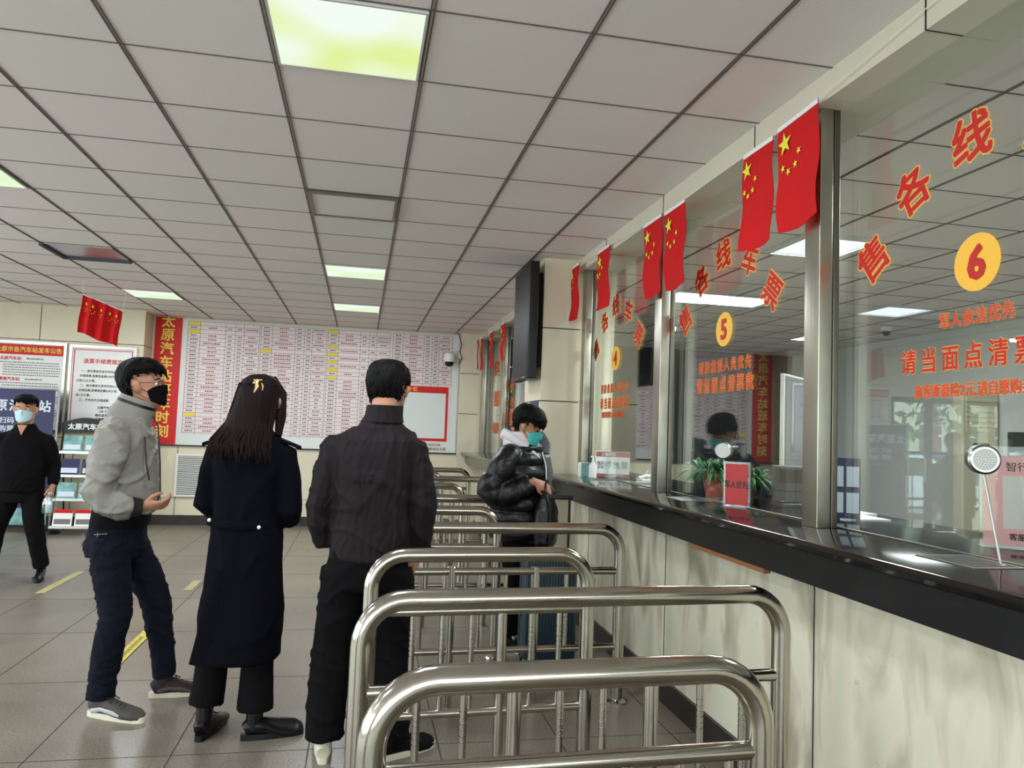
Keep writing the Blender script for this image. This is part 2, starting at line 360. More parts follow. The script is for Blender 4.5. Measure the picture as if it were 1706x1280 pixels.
# ------------------------------------------------------------------ the setting
mb = MB(); mb.box(-7, 7, -4, 11.4, -.1, 0, 'floor')
for x in (-5.8, -4.67, -3.55, -2.42, -1.85, -1.285, -.72, -.157, .41, .97, 1.53): mb.box(x-.0025, x+.0025, -4, 11, 0, .0006, 'joint')
for k in range(-7, 8): mb.box(-7, 1.66, 3.5+k*1.0-.002, 3.5+k*1.0+.002, 0, .0006, 'joint')
struct(mb, 'floor')
mb = MB(); mb.box(-7, 7, -4, 11.4, H, H+.1, 'ceiling'); struct(mb, 'ceiling')
g = MB()
for i in range(-11, 15):
    x = TX0+i*TW
    if abs(x) < 7: g.box(x-.009, x-.003, -4, 11, H-.004, H, 'grid'); g.box(x+.003, x+.009, -4, 11, H-.004, H, 'grid')
for j in range(-13, 16):
    y = TY0+j*TD
    if y < 11: g.box(-7, 7, y-.003, y+.003, H-.003, H, 'grid')
struct(g, 'trim_1')
# back wall with its cladding joints
b = MB(); b.box(-4.65, 1.98, 11.0, 11.15, 0, H, 'cladding')
for x in (-2.42, -1.3, -.2, .9): b.box(x-.004, x+.004, 10.998, 11.0, 0, 1.1, 'joint')
b.box(-2.88, 1.4, 10.998, 11.0, .36, .364, 'joint'); struct(b, 'wall_back')
b = MB(); b.box(-4.65, -2.83, 10.6, 11.0, 0, H, 'cladding')
for z in (2.37, 1.14, .66): b.box(-4.65, -2.829, 10.598, 10.6, z-.004, z+.004, 'joint'); b.box(-2.83, -2.828, 10.6, 11, z-.004, z+.004, 'joint')
for x in (-4.07, -3.16): b.box(x-.004, x+.004, 10.598, 10.6, 2.37, H, 'joint')
for x in (-3.58, -3.0): b.box(x-.004, x+.004, 10.598, 10.6, 0, 1.14, 'joint')
struct(b, 'wall_front')
b = MB(); b.box(-2.83, 1.668, 10.985, 11.0, 0, .13, 'baseboard'); struct(b, 'baseboard_back')
b = MB(); b.box(-4.65, -2.82, 10.585, 10.6, 0, .14, 'baseboard'); b.box(-2.83, -2.815, 10.6, 10.985, 0, .14, 'baseboard'); struct(b, 'baseboard_front')
b = MB(); b.box(1.38, 1.98, 10.88, 11.0, 0, H, 'cladding')
for z in (2.237, 1.652): b.box(1.38, 1.66, 10.878, 10.88, z-.004, z+.004, 'joint')
struct(b, 'trim_2')
b = MB(); b.box(-7.15, -7, -4, 11.4, 0, .3, 'cladding'); b.box(-7.15, -7, -4, 11.4, 2.5, H, 'cladding')
for y in (-4, -2, 0, 2, 4, 6, 8, 10, 11.2): b.box(-7.15, -7, y, y+.2, .3, 2.5, 'cladding')  # wall out of view; gaps between piers added to let daylight in
struct(b, 'wall_left')
b = MB(); b.box(-7, 7, -4.15, -4, 0, .3, 'cladding'); b.box(-7, 7, -4.15, -4, 2.5, H, 'cladding'); b.box(-7, -4.9, -4.15, -4, .3, 2.5, 'cladding'); b.box(2.6, 7, -4.15, -4, .3, 2.5, 'cladding')
for x in (-3, -1, 1): b.box(x-.1, x+.1, -4.15, -4, .3, 2.5, 'cladding')  # unseen rear wall, opening added to bring in daylight
struct(b, 'wall_rear')
# glazed entrance in the front wall left of the posters, with the street beyond it
b = MB(); b.box(-7, -4.65, 10.6, 10.7, 2.2, H, 'cladding'); b.box(-7, -6.75, 10.6, 10.7, 0, 2.2, 'cladding'); struct(b, 'wall_entrance')
def glass_door(n, x0, x1):
    m_ = MB()
    for a, c in ((x0, x0+.06), (x1-.06, x1)): m_.box(a, c, 10.62, 10.67, 0, 2.2, 'black_matte')
    m_.box(x0, x1, 10.62, 10.67, 0, .1, 'black_matte'); m_.box(x0, x1, 10.62, 10.67, 2.12, 2.2, 'black_matte'); m_.box(x0, x1, 10.62, 10.67, 1.3, 1.34, 'black_matte')
    m_.tube([(x0+.12, 10.57, .85), (x0+.12, 10.57, 1.25)], .014, 'steel', 8)
    d = struct(m_, 'door_%d' % n)
    p = MB(); p.box(x0+.06, x1-.06, 10.64, 10.646, .1, 2.12, 'glass'); p.build('pane', d)
for n, (a, c) in enumerate(((-4.66-.7, -4.66), (-6.06, -5.36), (-6.75, -6.06))): glass_door(n+1, a, c)
b = MB(); b.box(-40, 6, 10.75, 45, -.25, -.15, 'asphalt'); b.box(-12, -7.15, -8, 10.75, -.25, -.15, 'asphalt'); b.box(-7.15, 7, -8, -4.15, -.25, -.15, 'asphalt'); struct(b, 'ground')
b = MB(); b.box(-8.6, -8.4, -8, 10.6, -.15, 5.5, 'facade'); b.box(-8.6, -7.15, 10.4, 10.6, -.15, 5.5, 'facade'); struct(b, 'wall_sky_block_left')  # unseen wall added to keep open sky out of the left gaps
b = MB(); b.box(-8.6, 8, -5.7, -5.5, -.15, 5.5, 'facade'); struct(b, 'wall_sky_block_rear')  # same behind the camera: unseen, added to block sky light
b = MB(); b.box(-30, 8, 30, 36, -.15, 9, 'facade')
for i in range(18):
    for k in range(3): x = -28+i*1.9; z = .9+k*2.8; b.box(x, x+1.1, 29.96, 30.0, z, z+1.5, 'panel_dark'); b.box(x+.52, x+.58, 29.93, 29.96, z, z+1.5, 'white'); b.box(x, x+1.1, 29.93, 29.96, z+1, z+1.06, 'white')
b.build('apartment_building', label='pale grey block with white framed windows across the street outside', category='building')
def tree(x, y, h, label):
    t = thing('street_tree', label, 'tree', (x, y, -.15)); m_ = MB(); m_.tube([(0, 0, 0), (.05, 0, h*.4), (0, .1, h*.7)], [.14, .1, .05], 'wood', 8); m_.build('trunk', t)
    f = MB(); rr = random.Random(int(x*10))
    for k in range(260):
        a = rr.uniform(0, 6.3); r = rr.uniform(.2, 1.4); z = rr.uniform(.35, 1)*h; c = Vector((math.cos(a)*r, math.sin(a)*r*.8, z)); d1 = Vector((rr.uniform(-1, 1), rr.uniform(-1, 1), rr.uniform(-1, 1))).normalized()*.2; d2 = d1.cross(Vector((rr.random(), 1, rr.random()))).normalized()*.14
        f.quad(c-d1, c+d2, c+d1, c-d2, 'foliage')
    f.build('foliage', t)
tree(-9.5, 22, 4.6, 'leafy street tree left of the white car beyond the entrance'); tree(-13.5, 20, 5.2, 'taller leafy street tree behind the blue car beyond the entrance')
def car(x, y, m_, label):
    t = thing('car', label, 'car', (x, y, -.15)); b = MB()
    b.prism([(-2.1, .3), (-2.15, .75), (-1.5, .9), (-.9, 1.38), (.7, 1.4), (1.4, .95), (2.1, .8), (2.15, .3)], -.8, .8, 'XZ', m_, smooth=False); b.build('body', t)
    g_ = MB(); g_.prism([(-1.3, .95), (-.83, 1.32), (.63, 1.34), (1.2, .97)], -.81, .81, 'XZ', 'black'); g_.build('window', t)
    for wx in (-1.3, 1.3):
        for wy in (-.8, .8):
            k = MB(); k.lathe([(.1, -.1), (.32, -.1), (.32, .1), (.1, .1)], (wx, wy, .32), 'Y', 'tyre', 18); k.lathe([(.02, -.11), (.2, -.11), (.2, .11), (.02, .11)], (wx, wy, .32), 'Y', 'alu', 12); k.build('wheel', t)
car(-7.5, 15, 'car_white', 'white saloon car parked outside the entrance doors'); car(-10.5, 17.5, 'car_blue', 'blue saloon car parked behind the white one outside')
r_ = MB()
for z in (.45, .9): r_.tube([(-9, 12.4, z), (-4, 12.4, z)], .025, 'black', 8)
for k in range(21): r_.tube([(-9+k*.25, 12.4, -.15), (-9+k*.25, 12.4, .9)], .012, 'black', 6)
r_.build('railing', label='black metal railing on the pavement outside the entrance', category='railing')

# ticket office behind the glass
b = MB(); b.box(1.98, 7, 11.25, 11.4, 0, H, 'dark_wall'); struct(b, 'wall_office_back')
b = MB(); b.box(6.9, 7.0, -4, 11.4, 0, H, 'white_wall'); struct(b, 'wall_office_side')
# wall under the counter, header over the glass
b = MB(); b.box(1.668, 1.76, -4, 11, 0, .944, 'marble')
for y in (1.15, 2.55, 3.93, 5.35, 6.8, 8.2, 9.6): b.box(1.666, 1.668, y-.003, y+.003, .13, .94, 'joint')
struct(b, 'wall_counter')
b = MB(); b.box(1.65, 1.668, -4, 11, 0, .125, 'baseboard'); struct(b, 'baseboard_counter')
b = MB(); b.box(1.668, 1.99, -4, 11, 2.717, H, 'header')
for k in range(-6, 8): y = 3.04+k*1.045; b.box(1.666, 1.668, y-.003, y+.003, 2.717, H, 'joint'); b.box(1.668, 1.8, y-.002, y+.002, 2.715, 2.717, 'joint')
struct(b, 'trim_3')
b = MB(); b.box(1.39, 1.99, 5.85, 6.45, 0, H, 'cladding')
for z in (2.26, 1.675): b.box(1.388, 1.7, 5.848, 5.85, z-.004, z+.004, 'joint'); b.box(1.388, 1.39, 5.85, 6.45, z-.004, z+.004, 'joint')
struct(b, 'wall_pillar')

# windows: glass panes between stainless mullions
def mullion(y0, y1):
    m_ = MB(); m_.box(1.69, 1.745, y0, y1, 1.1, 2.717, 'brushed', bev=.003); m_.box(1.745, 1.752, y0+.008, y1, 1.1, 2.717, 'black'); m_.box(1.752, 1.778, y0+.004, y1, 1.1, 2.717, 'brushed_dark', bev=.003)
    return m_
trim = 4
for y0, y1 in ((.92, 1.02), (2.575, 2.675), (4.13, 4.235), (5.67, 5.77), (7.68, 7.8), (9.15, 9.27), (10.74, 10.87)):
    struct(mullion(y0, y1), 'trim_%d' % trim); trim += 1
RED, EDGE = 'letter_red', 'letter_edge'
def sticker(mb, s, y, z, size, rot=0, red='letter_red', off=.03, edge=.062, sx=1.0, sp=1.0):
    text(mb, s, (1.793, y, z), size, EDGE, XL, YL, edge, rot, sx, sp, .0005)
    text(mb, s, (1.793, y, z), size, red, XL, YL, off, rot, sx, sp, .0024)
def window(n, y0, y1, yc, num, lines, s=1.0, z0=0, arc=True):
    p = MB(); p.box(1.794, 1.802, y0, y1, 1.10, 2.72, 'glass'); wnd = struct(p, 'window_%d' % n)
    if arc:
        a = MB()
        for ch, dy, z, ro in (('售', .475, 2.09, .62), ('各', .27, 2.285, .42), ('线', .02, 2.372, .1), ('车', -.25, 2.288, -.38), ('票', -.455, 2.096, -.66)):
            sticker(a, ch, yc+dy*s, 1.98+(z-1.98)*(.5+.5*s)+z0, .146*s, ro)
        a.build('arched_lettering', wnd)
    if num:
        d = MB(); pts = [(yc+.088*s*math.cos(t*PI/16), 1.98+z0+.088*math.sin(t*PI/16)) for t in range(32)]
        d.prism(pts, 1.7915, 1.7925, 'YZ', 'disc'); text(d, num, (1.791, yc, 1.98+z0), .13, RED, XL, YL, .04, 0, 1.0, 1, .001); d.build('number_disc', wnd)
    for (t_, y, z, size, sp, red) in lines:
        l = MB(); sticker(l, t_, y, z, size, 0, red, .022, .045, .86, sp); l.build('lettering', wnd)
L2 = '请当面点清票款'
window(4, 4.18, 5.72, 5.226, '4', [('消防救援人员优先', 5.25, 1.765, .066, 1.42, 'letter_orange'), (L2, 5.24, 1.655, .08, 1.42, 'letter_orange'), ('旅客乘意险2元,请自愿购买', 5.26, 1.57, .045, .98, 'letter_orange')])
window(5, 2.62, 4.18, 3.548, '5', [('消防救援人员优先', 3.55, 1.797, .062, 1.5, 'letter_orange'), (L2, 3.55, 1.70, .078, 1.48, 'letter_orange')])
window(6, -1.2, 2.62, 1.932, '6', [('军人依法优先', 1.94, 1.818, .049, 1.12, 'letter_orange'), (L2, 1.945, 1.70, .078, 1.5, 'letter_red'), ('旅客乘意险2元,请自愿购买', 1.965, 1.598, .042, .98, 'letter_orange')])
window(3, 6.45, 7.68, 7.1, None, [], 1, 0, False)
window(2, 7.8, 9.15, 9.1, '2', [('军人优先', 9.08, 1.78, .1, 1, 'letter_orange'), (L2[:4], 9.1, 1.6, .2, 1, 'letter_orange')], .5, 0, False)
window(1, 9.27, 10.74, 10.75, None, [], 1, 0, False)
wnd = bpy.data.objects['window_2']; a = MB()
for ch, y, z, ro in (('售', 9.35-.05, 2.02, .6), ('各', 9.2, 2.2, .3), ('线', 8.75, 2.3, 0), ('车', 8.45, 2.24, -.4)): sticker(a, ch, y-.25, z, .15, ro)
a.build('arched_lettering', wnd)
wnd = bpy.data.objects['window_1']; a = MB(); sticker(a, '线车', 10.2, 2.28, .2, 0); sticker(a, '售票', 10.1, 1.86, .2, 0, 'letter_orange'); sticker(a, '乘意险', 10.1, 1.46, .14, 0, 'letter_orange'); a.build('arched_lettering', wnd)

# ------------------------------------------------------------------ counter
prof = [(1.445, 1.10), (1.43, 1.096), (1.42, 1.084), (1.424, 1.072), (1.44, 1.064), (1.50, 1.062), (1.50, .945), (1.535, .945), (1.535, 1.04), (2.35, 1.04), (2.35, 1.10)]
ct = MB(); ct.prism(prof, -3.9, 5.85, 'XZ', 'granite')
ct.prism([(x, z) for x, z in [(1.4995, 1.06), (1.4985, .9445), (1.5, .9445), (1.5, 1.06)]], -3.9, 5.85, 'XZ', 'granite_side')
ct.prism([(1.99, 1.10), (1.99, 1.04), (2.35, 1.04), (2.35, 1.10)], 5.85, 6.45, 'XZ', 'granite')
ct.prism([(1.37, 1.098), (1.37, .95), (1.39, .95), (1.39, 1.098)], 5.0, 6.0, 'XZ', 'granite') if 0 else None
ct.prism(prof, 6.45, 10.88, 'XZ', 'granite')
cto = ct.build('ticket_counter', label='long black granite ticket counter running along the whole row of windows', category='counter')
e = MB(); e.box(1.502, 1.53, 2.62, 3.25, .925, .9445, 'wood'); e.build('bare_edge', cto, label='bare wooden edge under the granite')
for y in (3.73, 1.86, 5.2):
    t = MB(); t.box(1.615, 1.785, y-.11, y+.11, 1.1, 1.103, 'brushed'); t.box(1.63, 1.77, y-.095, y+.095, 1.103, 1.1035, 'black'); t.build('cash_tray', cto, label='recessed steel cash tray')
e = MB(); e.box(1.788, 1.808, .98, 5.62, 1.1, 1.106, 'brushed_dark'); e.build('glazing_channel', cto)

# ------------------------------------------------------------------ ceiling lights and panels
def fixture(i, j, label, group='recessed ceiling lights', em='diffuser', power=14, col=(.88, .95, 1)):
    x0, y0 = TX0+i*TW, TY0+j*TD
    t = thing('ceiling_light', label, 'light', (x0+TW/2, y0+TD/2, H-.012), group=group)
    f = MB(); a, c = TW/2-.012, TD/2-.008
    for (p, q, r, s_) in ((-a, a, -c, -c+.009), (-a, a, c-.009, c), (-a, -a+.009, -c+.009, c-.009), (a-.009, a, -c+.009, c-.009)): f.box(p, q, r, s_, 0, .012, 'fixture_frame')
    f.build('frame', t); d = MB(); d.box(-a+.009, a-.009, -c+.009, c-.009, .003, .008, em); d.build('diffuser', t)
    l = bpy.data.lights.new('lamp', 'AREA'); l.shape = 'RECTANGLE'; l.size = .5; l.size_y = .46; l.energy = power; l.color = col
    o = bpy.data.objects.new('lamp', l); COL.objects.link(o); o.parent = t; o.location = (0, 0, -.002)
fixture(1, -1, 'large yellow-green glowing ceiling light nearest the camera, at the top edge')
fixture(1, 7, 'square ceiling light in the middle of the hall, beyond the framed access panel', em='diffuser_pale')
fixture(1, 11, 'farthest ceiling light, just in front of the timetable wall', em='diffuser_pale')
fixture(-3, 11, 'ceiling light over the left side, beside the bunched flags', em='diffuser_pale')
fixture(-3, 3, 'ceiling light cut off by the left edge of the photo', em='diffuser_pale')
for i, j, lb in ((-3, -3, 'unseen ceiling light added near the rear opening, left of the camera'), (-7, 3, 'unseen ceiling light added halfway along the left wall'), (-7, 9, 'unseen ceiling light added nearest the entrance doors'), (-7, -4, 'unseen ceiling light added in the rear left corner of the hall')): fixture(i, j, lb)  # out of view, added to help light the hall
def office_light(x, y, label, power=32): 
    t = thing('office_light', label, 'light', (x, y, H-.03), group='office ceiling lights'); f = MB()
    for (p, q, r, s_) in ((-.27, .27, -.27, -.25), (-.27, .27, .25, .27), (-.27, -.25, -.25, .25), (.25, .27, -.25, .25)): f.box(p, q, r, s_, 0, .03, 'fixture_frame')
    f.build('frame', t); d = MB(); d.box(-.25, .25, -.25, .25, .012, .02, 'diffuser_white'); d.build('diffuser', t)
    l = bpy.data.lights.new('lamp', 'AREA'); l.size = .48; l.energy = power; l.color = (.93, .97, 1); o = bpy.data.objects.new('lamp', l); COL.objects.link(o); o.parent = t; o.location = (0, 0, .005)
office_light(3.14, 4.77, 'white office ceiling light behind the glass, cut by the pillar between windows 5 and 6')
office_light(3.14, 6.9, 'white office ceiling light seen above the word on window 5')
office_light(5.35, 6.85, 'white office ceiling light seen low through window 6', 2.5)
office_light(3.14, 2.6, 'white office ceiling light at the right edge of the photo')
p = MB(); x0, y0 = TX0+TW, TY0+3*TD
for (a, b_, c, d) in ((.012, TW-.012, .01, .03), (.012, TW-.012, TD-.03, TD-.01), (.012, .03, .03, TD-.03), (TW-.03, TW-.012, .03, TD-.03)): p.box(x0+a, x0+b_, y0+c, y0+d, H-.02, H, 'brushed_dark')
p.box(x0+.03, x0+TW-.03, y0+.03, y0+TD-.03, H-.012, H, 'ceiling')
p.build('access_panel', label='framed grey access panel set in the middle of the ceiling', category='ceiling panel')
p = MB(); x0, y0 = TX0-3*TW, TY0+7*TD; p.box(x0+.01, x0+TW-.01, y0+.01, y0+TD-.01, H-.012, H, 'alu'); p.box(x0, x0+.03, y0, y0+TD, H-.03, H, 'panel_dark'); p.box(x0, x0+TW, y0+TD-.03, y0+TD, H-.03, H, 'panel_dark')
p.build('ceiling_tile', label='sagging grey ceiling tile with dark gaps over the left of the hall', category='ceiling panel')

# ------------------------------------------------------------------ queue barriers
def baluster_mesh(h):
    m_ = MB(); pr = [(.0115, 0)]
    for zc in (.28, .70):
        for k in range(6):
            z = h*zc+(k-2.5)*.02; pr += [(.0118, z-.0022), (.0085, z-.0016), (.0085, z+.0016), (.0118, z+.0022)]
    pr.append((.0115, h)); m_.lathe(pr, m='steel', n=10); return m_.mesh('baluster')
ZM, ZB = .692, .29
BAL = baluster_mesh(ZM-ZB)
def barrier(y, xl, xr, thin, posts, label, dy=0, ZM=ZM):
    t = thing('queue_barrier', label, 'barrier', (xl, y, 0), group='steel queue barriers in front of the ticket windows'); L = xr-xl
    t.rotation_euler = (0, 0, dy)
    R = .13; pts = [(0, 0, 0), (0, 0, .915-R)]+[(R-R*math.cos(a), 0, .915-R+R*math.sin(a)) for a in [PI/2*k/8 for k in range(1, 9)]]
    pts += [(L-R+R*math.sin(a), 0, .915-R+R*math.cos(a)) for a in [PI/2*k/8 for k in range(0, 9)]]+[(L, 0, 0)]
    m_ = MB(); m_.tube(pts, .0305, 'steel', 20); m_.build('frame', t)
    for x in (0, L): q = MB(); q.lathe([(.058, 0), (.058, .008), (.045, .016), (.031, .02)], (x, 0, 0), m='steel', n=20); q.build('floor_flange', t)
    q = MB(); q.tube([(.02, 0, ZM), (L-.02, 0, ZM)], .02, 'steel', 14); q.build('middle_rail', t)
    q = MB(); q.tube([(.02, 0, ZB), (L-.02, 0, ZB)], .018, 'steel', 14); q.build('bottom_rail', t)
    for x in thin:
        o = bpy.data.objects.new('baluster', BAL); COL.objects.link(o); o.parent = t; o.location = (x, 0, ZB); o.scale.z = (ZM-ZB)/(.692-.29)
    for x in posts:
        q = MB(); q.lathe([(.023, 0), (.023, ZM+.02), (.018, ZM+.026)] if len(posts) > 1 else [(.021, 0), (.021, ZM-.01)], (x, 0, 0), m='steel', n=16); q.build('post', t)
LT, LP = [.17, .31, .61, .75, 1.08, 1.23], [.464, .91]
ST, SP = [.17, .29, .41, .66, .78], [.535]
barrier(1.55, .05, .905, ST, SP, 'short steel queue barrier nearest the camera, cut by the bottom edge', .04, .735)
barrier(2.27, .03, 1.40, LT, LP, 'long steel queue barrier second from the camera, ending at the marble wall', .04, .652)
barrier(3.06, .07, .97, ST, SP, 'short steel barrier by the right hip of the man in the plum jacket', .05)
barrier(3.90, .03, 1.41, LT, LP, 'long steel barrier directly in front of the teal suitcase', .03)
barrier(4.74, .03, .88, ST, SP, 'short steel barrier whose corner touches the puffer jacket customer')
barrier(5.55, .03, 1.32, LT, LP, 'long steel barrier just behind the puffer jacket customer')
barrier(6.80, .05, .93, ST, SP, 'short steel barrier two behind the puffer jacket customer')
barrier(7.75, .05, 1.35, LT, LP, 'long steel barrier third from the timetable wall')
barrier(8.6, .05, .93, ST, SP, 'short steel barrier second from the timetable wall')
barrier(9.4, .05, 1.35, LT, LP, 'long steel barrier farthest away, by the timetable wall')
# ------------------------------------------------------------------ timetable on the back wall
rr = random.Random(3)
tb = thing('timetable_board', 'wide bus timetable board with a red vertical title covering the back wall', 'timetable', (0, 10.98, 0))
b = MB(); b.box(-2.8, 1.36, -.0, .017, 1.075, 2.80, 'board_white'); b.box(-2.81, 1.375, -.012, .017, 1.06, 1.078, 'black'); b.box(1.36, 1.375, -.01, .017, 1.06, 2.81, 'alu'); b.build('panel', tb)
b = MB(); b.box(-2.8, -2.455, -.004, 0, 1.08, 2.81, 'board_red')
for k, ch in enumerate('太原汽车站班车时刻'): text(b, ch, (-2.635+.0, -.006, 2.755-k*.187), .165, 'gold_text', offset=.03)
b.build('title_strip', tb, label='red strip with the yellow vertical title')
b = MB(); X0, X1, Z0, Z1 = -2.40, 1.27, 1.23, 2.775
b.box(X0, X1, -.003, 0, Z0, Z1, 'board_pink')
cols = [(-2.38, -1.44), (-1.42, -.53), (-.51, .36), (.40, 1.26)]; rh = .0545
def dashes(x0, x1, z, m, h=.022):
    x = x0
    while x < x1-.012:
        w_ = rr.uniform(.016, .026); b.box(x, min(x+w_, x1), -.0045, -.003, z-h/2*rr.uniform(.7, 1), z+h/2*rr.uniform(.7, 1), m); x += w_+.007
for gi, (c0, c1) in enumerate(cols):
    W_ = c1-c0; cs = [0, .17, .52, .66, .78, 1.0]; zb = 2.03 if gi == 3 else Z0
    for c in cs: b.box(c0+W_*c-.002, c0+W_*c+.002, -.0042, -.003, zb, Z1, 'print_line')
    n = int((Z1-zb)/rh)
    for k in range(n+1):
        z = Z1-k*rh; b.box(c0, c1, -.0042, -.003, z-.002, z+.002, 'print_line')
    heads = {0: (0, 2, 23), 1: (6,), 2: (0, 4, 6, 8, 10, 12), 3: ()}[gi]
    for k in range(n):
        z = Z1-(k+.5)*rh
        if k in heads: b.box(c0+.01, c0+W_*.17-.004, -.0046, -.003, z-.022, z+.022, 'print_yellow'); dashes(c0+.03, c0+W_*.17-.02, z, 'print_black', .024); continue
        dashes(c0+.035, c0+W_*.17-.03, z, 'print_grey', .022)
        c = c0+W_*.345; hw = rr.choice((.06, .06, .12)); dashes(c-hw, c+hw, z, 'print_red', .022)
        for u, v in ((.54, .63), (.68, .76)): dashes(c0+W_*u+.012, c0+W_*v-.008, z, 'print_grey', .02)
        c = c0+W_*.89; hw = rr.choice((.03, .05, .08)); dashes(c-hw, c+hw, z, rr.choice(('print_grey', 'print_red')), .02)
b.build('printed_table', tb, label='printed grid of routes and times')
b = MB(); b.box(.45, 1.23, -.006, -.002, 1.24, 2.03, 'board_red'); b.box(.49, 1.195, -.008, -.005, 1.28, 1.935, 'board_white')
text(b, '公 告 栏', (.66, -.007, 1.985), .062, 'gold_text', offset=.02)
text(b, '0351-4642548', (1.0, -.004, 1.19), .045, 'print_red'); text(b, '太原汽车站客运办公室', (.98, -.004, 1.13), .045, 'print_red'); b.build('notice_area', tb, label='red bordered blank notice area')

# vent grille under the timetable
v = thing('vent_grille', 'grey slatted vent grille low on the back wall beside the woman in the long coat', 'vent', (-2.43, 10.985, .38)); b = MB()
b.box(0, 1.05, -.02, 0, 0, .03, 'cladding_white'); b.box(0, 1.05, -.02, 0, .55, .58, 'cladding_white'); b.box(0, .03, -.02, 0, .03, .55, 'cladding_white'); b.box(1.02, 1.05, -.02, 0, .03, .55, 'cladding_white'); b.build('frame', v)
b = MB(); b.box(.03, 1.02, -.003, 0, .03, .55, 'panel_dark')
for k in range(19): z = .04+k*.027; b.prism([(-.016, z), (-.003, z+.014), (-.003, z+.019), (-.018, z+.005)], .03, 1.02, 'YZ', 'fixture_frame')
b.build('slats', v)

# posters on the front wall
def framed(name, x0, x1, z0, z1, label):
    t = thing(name, label, 'poster', (x0, 10.6, z0)); f = MB(); W_, H_ = x1-x0, z1-z0
    for a in ((0, .03, 0, H_), (W_-.03, W_, 0, H_), (.03, W_-.03, 0, .03), (.03, W_-.03, H_-.03, H_)): f.box(a[0], a[1], -.03, 0, a[2], a[3], 'alu')
    f.build('frame', t); return t, W_, H_
t, W_, H_ = framed('wall_poster', -4.62, -3.735, 1.2, 2.34, 'framed bus notice with a red banner heading, above the blue roll-up banner')
b = MB(); b.box(.03, W_-.03, -.012, 0, .03, H_-.03, 'white'); b.box(.04, W_-.04, -.014, -.012, H_-.17, H_-.04, 'board_red')
text(b, '太原市各汽车站发车公告', (W_/2, -.015, H_-.105), .068, 'gold_text', offset=.02, sx=.95)
z = H_-.22
for hd, n in (('太原汽车站', 6), ('建南汽车站', 3), ('客运东站', 3), ('客运西站', 3)):
    text(b, hd, (.24, -.014, z), .045, 'red', offset=.03); text(b, '地址:太原市迎泽大街', (.52, -.014, z), .02, 'print_black'); z -= .05
    for k in range(n):
        x = .16 if k else .05
        while x < W_-.08:
            u = rr.uniform(.012, .03); b.box(x, x+u, -.0135, -.012, z-.006, z+.006, 'print_grey'); x += u+.008
        z -= .032
    z -= .02
b.build('sheet', t)
t, W_, H_ = framed('wall_poster', -3.70, -2.90, 1.215, 2.33, 'framed refund fee notice with a thin red border, behind the man in the grey jacket')
b = MB(); b.box(.03, W_-.03, -.012, 0, .03, H_-.03, 'white')
for a in ((.05, .06, .06, H_-.06), (W_-.06, W_-.05, .06, H_-.06), (.05, W_-.05, .05, .06), (.05, W_-.05, H_-.06, H_-.05)): b.box(a[0], a[1], -.014, -.012, a[2], a[3], 'red')
text(b, '退票手续费规定', (W_/2, -.014, H_-.2), .062, 'red', offset=.02)
for k, s_ in enumerate(('一、按次票班车发车时间2小时前', '办理退票,按票面金额10%计收', '元按0.5元计算。', '二、按次票班车发车时间2小时内', '办理退票,按票面金额20%计收', '按1元计算。', '三、开车后不办理退票')):
    xx = {0: .40, 1: .36, 2: .21, 3: .40, 4: .36, 5: .19, 6: .32}[k]
    text(b, s_, (xx, -.014, H_-.33-k*.062), .034, 'print_black', sx=.95)
for k, s_ in enumerate(('太原汽车站', '130 7215', '物价监督电话', '运输管理电话')): text(b, s_, (.46, -.014, .32-k*.05), .034, 'print_black', offset=.03)
b.build('sheet', t)

# blue roll-up banner
t = thing('rollup_banner', 'dark blue roll-up banner with white writing behind the walking man', 'banner', (-4.06, 10.05, 0)); b = MB()
b.box(-.42, .42, -.004, .004, .1, 1.72, 'banner_blue')
text(b, '太原汽车站', (0, -.006, 1.52), .135, 'banner_white', offset=.03, spacing=1.15)
text(b, '扫码  方便', (.02, -.006, 1.34), .075, 'banner_white'); text(b, '购票  快捷', (.02, -.006, 1.24), .075, 'banner_white')
for a in ((-.36, .36, 1.12, 1.125), (-.36, .36, .4, .405), (-.36, -.355, .4, 1.12), (.355, .36, .4, 1.12)): b.box(a[0], a[1], -.006, -.004, a[2], a[3], 'banner_white')
b.box(-.42, .42, -.0055, -.004, .1, .3, 'cyan_print'); b.build('printed_sheet', t)
b = MB(); b.tube([(-.44, .01, 1.72), (.44, .01, 1.72), (.46, .01, 1.68), (.46, .01, .06)], .015, 'alu', 8); b.tube([(-.44, .01, 1.72), (-.46, .01, 1.68), (-.46, .01, .06)], .015, 'alu', 8); b.build('frame', t)
for x in (-.46, .46): b = MB(); b.lathe([(.12, 0), (.11, .03), (.03, .06)], (x, .01, 0), m='black', n=18); b.build('foot', t)

